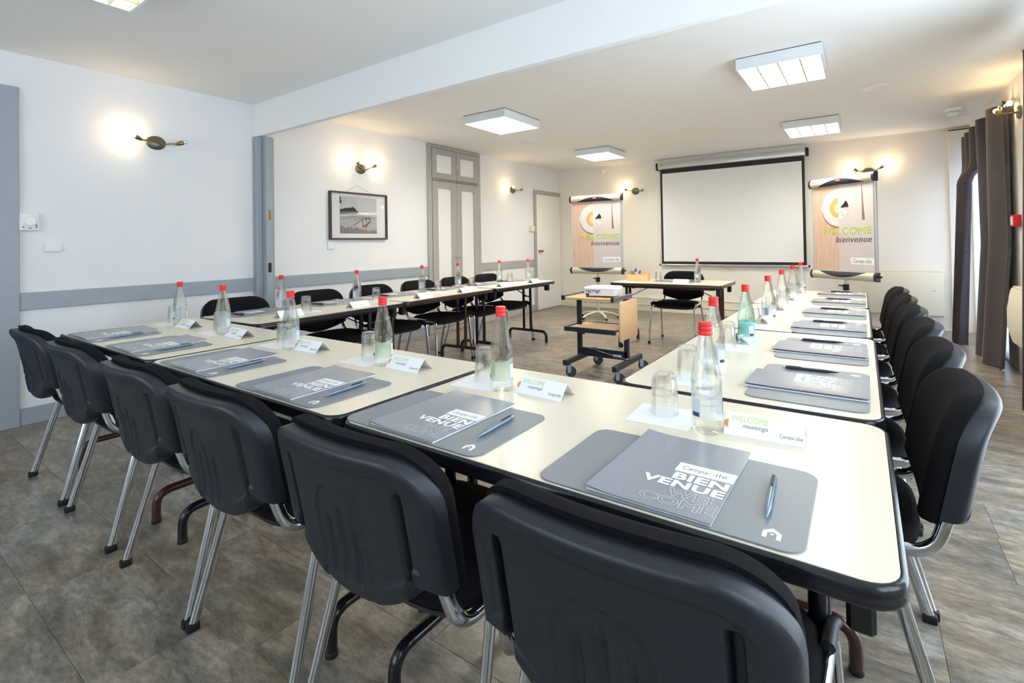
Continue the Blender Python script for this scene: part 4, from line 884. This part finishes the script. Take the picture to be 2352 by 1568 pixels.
for i in range(7): obox('port', (-.12 + i * .019, -.108 + i * .019, -.1212, -.119, .053, .061), M_cap if i != 2 else M_redbox, t)
for xx, w_ in ((-.10, .008), (-.085, .008), (-.03, .022)): obox('port', (xx, xx + w_, -.1212, -.119, .038, .047), M_cap, t)
obox('power_inlet', (-.122, -.095, -.121, -.116, .016, .032), M_cap, t)
for xx, yy in ((-.12, -.085), (.12, -.085), (0, .09)): bm = nbm(); lathe(bm, [(.012, 0), (.013, .004), (.011, .014)], 12, c=(xx, yy)); fin('foot', bm, M_cap, t, 40)

# ------------------------------------------------------------------ flip charts
def flip(label, x, y, rz, poster_label):
    t = thing('flip_chart', label, 'flip chart', (x, y, 0), rz, 'flip charts with welcome posters')
    My = Matrix.Rotation(PI / 2, 4, 'Y')
    obox('board', (-.40, .40, .0, .018, .74, 1.86), M_alu, t, .003, 1)
    for s in (-1, 1): bm = nbm(); tube(bm, [(s * .408, .01, .73), (s * .408, .01, 1.85)], .012, .014, n=10); fin('side_rail', bm, M_alu, t, 50)
    # header and lower roller: rounded bars with a dark lens-shaped inlay
    def bar(z0, z1, up):
        zc, h = (z0 + z1) / 2, (z1 - z0) / 2
        bm = nbm(); prof = [(-.055 * math.cos(a) * .62 - .012, zc + h * math.sin(a)) for a in [-PI / 2 + PI * k / 12 for k in range(13)]] + [(.02, z1), (.02, z0)]
        prism(bm, prof, -.415, .415, Matrix(((0, 0, 1, 0), (1, 0, 0, 0), (0, 1, 0, 0), (0, 0, 0, 1)))); b_ = fin('header' if up else 'lower_roller', bm, M_champ, t, 30)
        for s in (-1, 1):
            bm = nbm(); prof2 = [(p * 1.06, zc + (q - zc) * 1.04) for p, q in prof]
            prism(bm, prof2, s * .415 - .014, s * .415 + .014, Matrix(((0, 0, 1, 0), (1, 0, 0, 0), (0, 1, 0, 0), (0, 0, 0, 1)))); fin('end_cap', bm, M_navy, b_, 30)
        bm = nbm(); n = 24
        def pt(u, v, e):
            xx = -.31 + .62 * u; arc = math.sin(PI * u)
            zz = (z0 + .003 + v * arc * h * 1.35) if up else (z1 - .003 - v * arc * h * 1.35)
            s = max(-1, min(1, (zz - zc) / h)); return Vector((xx, -.055 * .62 * math.sqrt(1 - s * s) - .012 - e, zz))
        A = grid(bm, n, 7, lambda u, v: pt(u, v, .0012)); fin('inlay', bm, M_navy, b_, 60)
        return b_
    hd = bar(1.797, 1.902, True); bar(.685, .785, False)
    obox('logo_patch', (-.04, .03, -.0495, -.046, 1.842, 1.872), M_redbox, hd, .001, 1)
    me = text_mesh('nobo', .05, .012, .03); lk = link('logo_lettering', me, M_inkw, hd, 0); lk.matrix_local = Matrix.Translation((-.03, -.0502, 1.85)) @ Matrix.Rotation(PI / 2, 4, 'X')
    for s in (-1, 1): bm = nbm(); tube(bm, [(s * .425, .0, .74), (s * .46, .0, .74)], .012, n=10); fin('clamp_knob', bm, M_navy, t, 50)
    bm = nbm(); tube(bm, [(0, .03, .08), (0, .03, .62)], .022, n=14); fin('lower_pole', bm, M_alu, t, 60)
    bm = nbm(); tube(bm, [(0, .03, .55), (0, .03, .9)], .016, n=14); fin('upper_pole', bm, M_alu, t, 60)
    bm = nbm(); tube(bm, [(0, .03, .56), (0, .03, .63)], .032, n=14); tube(bm, [(0, .0, .61), (-.06, -.01, .615)], .008, n=8); fin('height_collar', bm, M_cap, t, 50)
    for k in range(5):
        a = 2 * PI * k / 5 + .45; c, s = math.cos(a), math.sin(a)
        bm = nbm(); tube(bm, [(c * .0, .03 + s * .0, .095), (c * .10, .03 + s * .10, .095), (c * .22, .03 + s * .22, .075), (c * .31, .03 + s * .31, .035)], .024, .016, wide=(-s, c, 0), n=10, taper=[1.1, 1, .9, .6]); lg = fin('base_arm', bm, M_champ, t, 60)
        bm = nbm(); lathe(bm, [(.012, -.008), (.022, -.008), (.022, .008), (.012, .008)], 14, M=Matrix.Translation((c * .30, .03 + s * .30, .022)) @ Matrix.Rotation(a, 4, 'Z') @ Matrix.Rotation(PI / 2, 4, 'X')); fin('castor_wheel', bm, M_cap, lg, 40)
    # poster hanging on the board
    p = thing('welcome_poster', poster_label, 'poster', (x, y, 0), rz, 'welcome posters')
    Mf = Matrix.Translation((0, -.003, 0)) @ Matrix.Rotation(PI / 2, 4, 'X')
    def pl(name, poly, m, lay): bm = nbm(); prism(bm, poly, .0002 + lay * .0004 - .0004, .0004 + lay * .0004, Mf); fin(name, bm, m, p, 0)
    def arc(cx, cy, r, a0, a1, n=20): return [(cx + r * math.cos(a0 + (a1 - a0) * k / n), cy + r * math.sin(a0 + (a1 - a0) * k / n)) for k in range(n + 1)]
    pl('wood_half', [(-.395, .795), (-.045, .795), (-.045, 1.80), (-.395, 1.80)], M_pwood, 0)
    pl('marble_half', [(-.045, .795), (.39, .795), (.39, 1.80), (-.045, 1.80)], M_pmarble, 0)
    pl('saucer_shadow', arc(-.045, 1.515, .225, PI * .8, PI * 1.5), M_pshade, 1)
    pl('saucer', arc(-.045, 1.535, .222, PI / 2, PI * .94) + [(-.286, 1.54), (-.286, 1.53)] + arc(-.045, 1.535, .222, PI * 1.06, PI * 1.5), M_pplate, 2)
    pl('cup_rim', arc(-.04, 1.53, .135, 0, 2 * PI, 32)[:-1], M_pplate, 3)
    pl('coffee', arc(-.045, 1.53, .118, PI / 2, PI * 1.5), M_pcoffee, 4); pl('coffee_foam', arc(-.045, 1.525, .06, PI / 2, PI * 1.5), mat('poster_foam_print', rgb(244, 206, 160), .6), 5)
    pl('cake_slice', [(-.02, 1.53)] + arc(-.03, 1.53, .118, .06, .78, 8), M_black, 4)
    for a in (-.03, -.3, -1.25): pl('cake_line', [(-.02, 1.53), (-.02 + .11 * math.cos(a) , 1.53 + .11 * math.sin(a)), (-.02 + .11 * math.cos(a + .06), 1.53 + .11 * math.sin(a + .06))], M_pbrown, 4)
    pl('knife', [(.25, 1.375), (.285, 1.375), (.267, 1.60), (.258, 1.785), (.252, 1.785), (.253, 1.60)], M_pbrown, 2)
    for a in ((-.045, .20, 1.278, 1.281), (.10, .102, .96, 1.26), (.225, .227, .95, 1.20)): pl('marble_line', [(a[0], a[2]), (a[1], a[2]), (a[1], a[3]), (a[0], a[3])], mat('poster_line_print', rgb(196, 186, 182), .6), 1)
    T = Matrix.Translation((0, -.0062, 0)) @ Matrix.Rotation(PI / 2, 4, 'X')
    join_text('green_lettering', at(bold_word('WELCOME', .645, .078, .03), -.285, 1.222), M_inkgreen, p, T)
    join_text('script_lettering', [(text_mesh('bienvenue', .455, .070, .0, .3), -.09, 1.125)], M_inkd, p, T)
    pl('white_tab', [(.10, .868), (.382, .868), (.382, .946), (.10, .946)], M_paper, 3)
    b1, b2 = brand(.225, .054); join_text('brand_lettering', at(b1, .13, .876), M_inkg, p, T); join_text('green_letter', at(b2, .13, .876), M_inkgreen, p, T)
flip('flip chart on a wheeled stand in the far left corner by the white door', 1.30, 7.0, math.radians(4), 'welcome poster on the flip chart by the corner door')
flip('flip chart turned sideways at the far end of the right tables', 4.47, 7.0, math.radians(-40), 'welcome poster on the flip chart beside the projection screen')
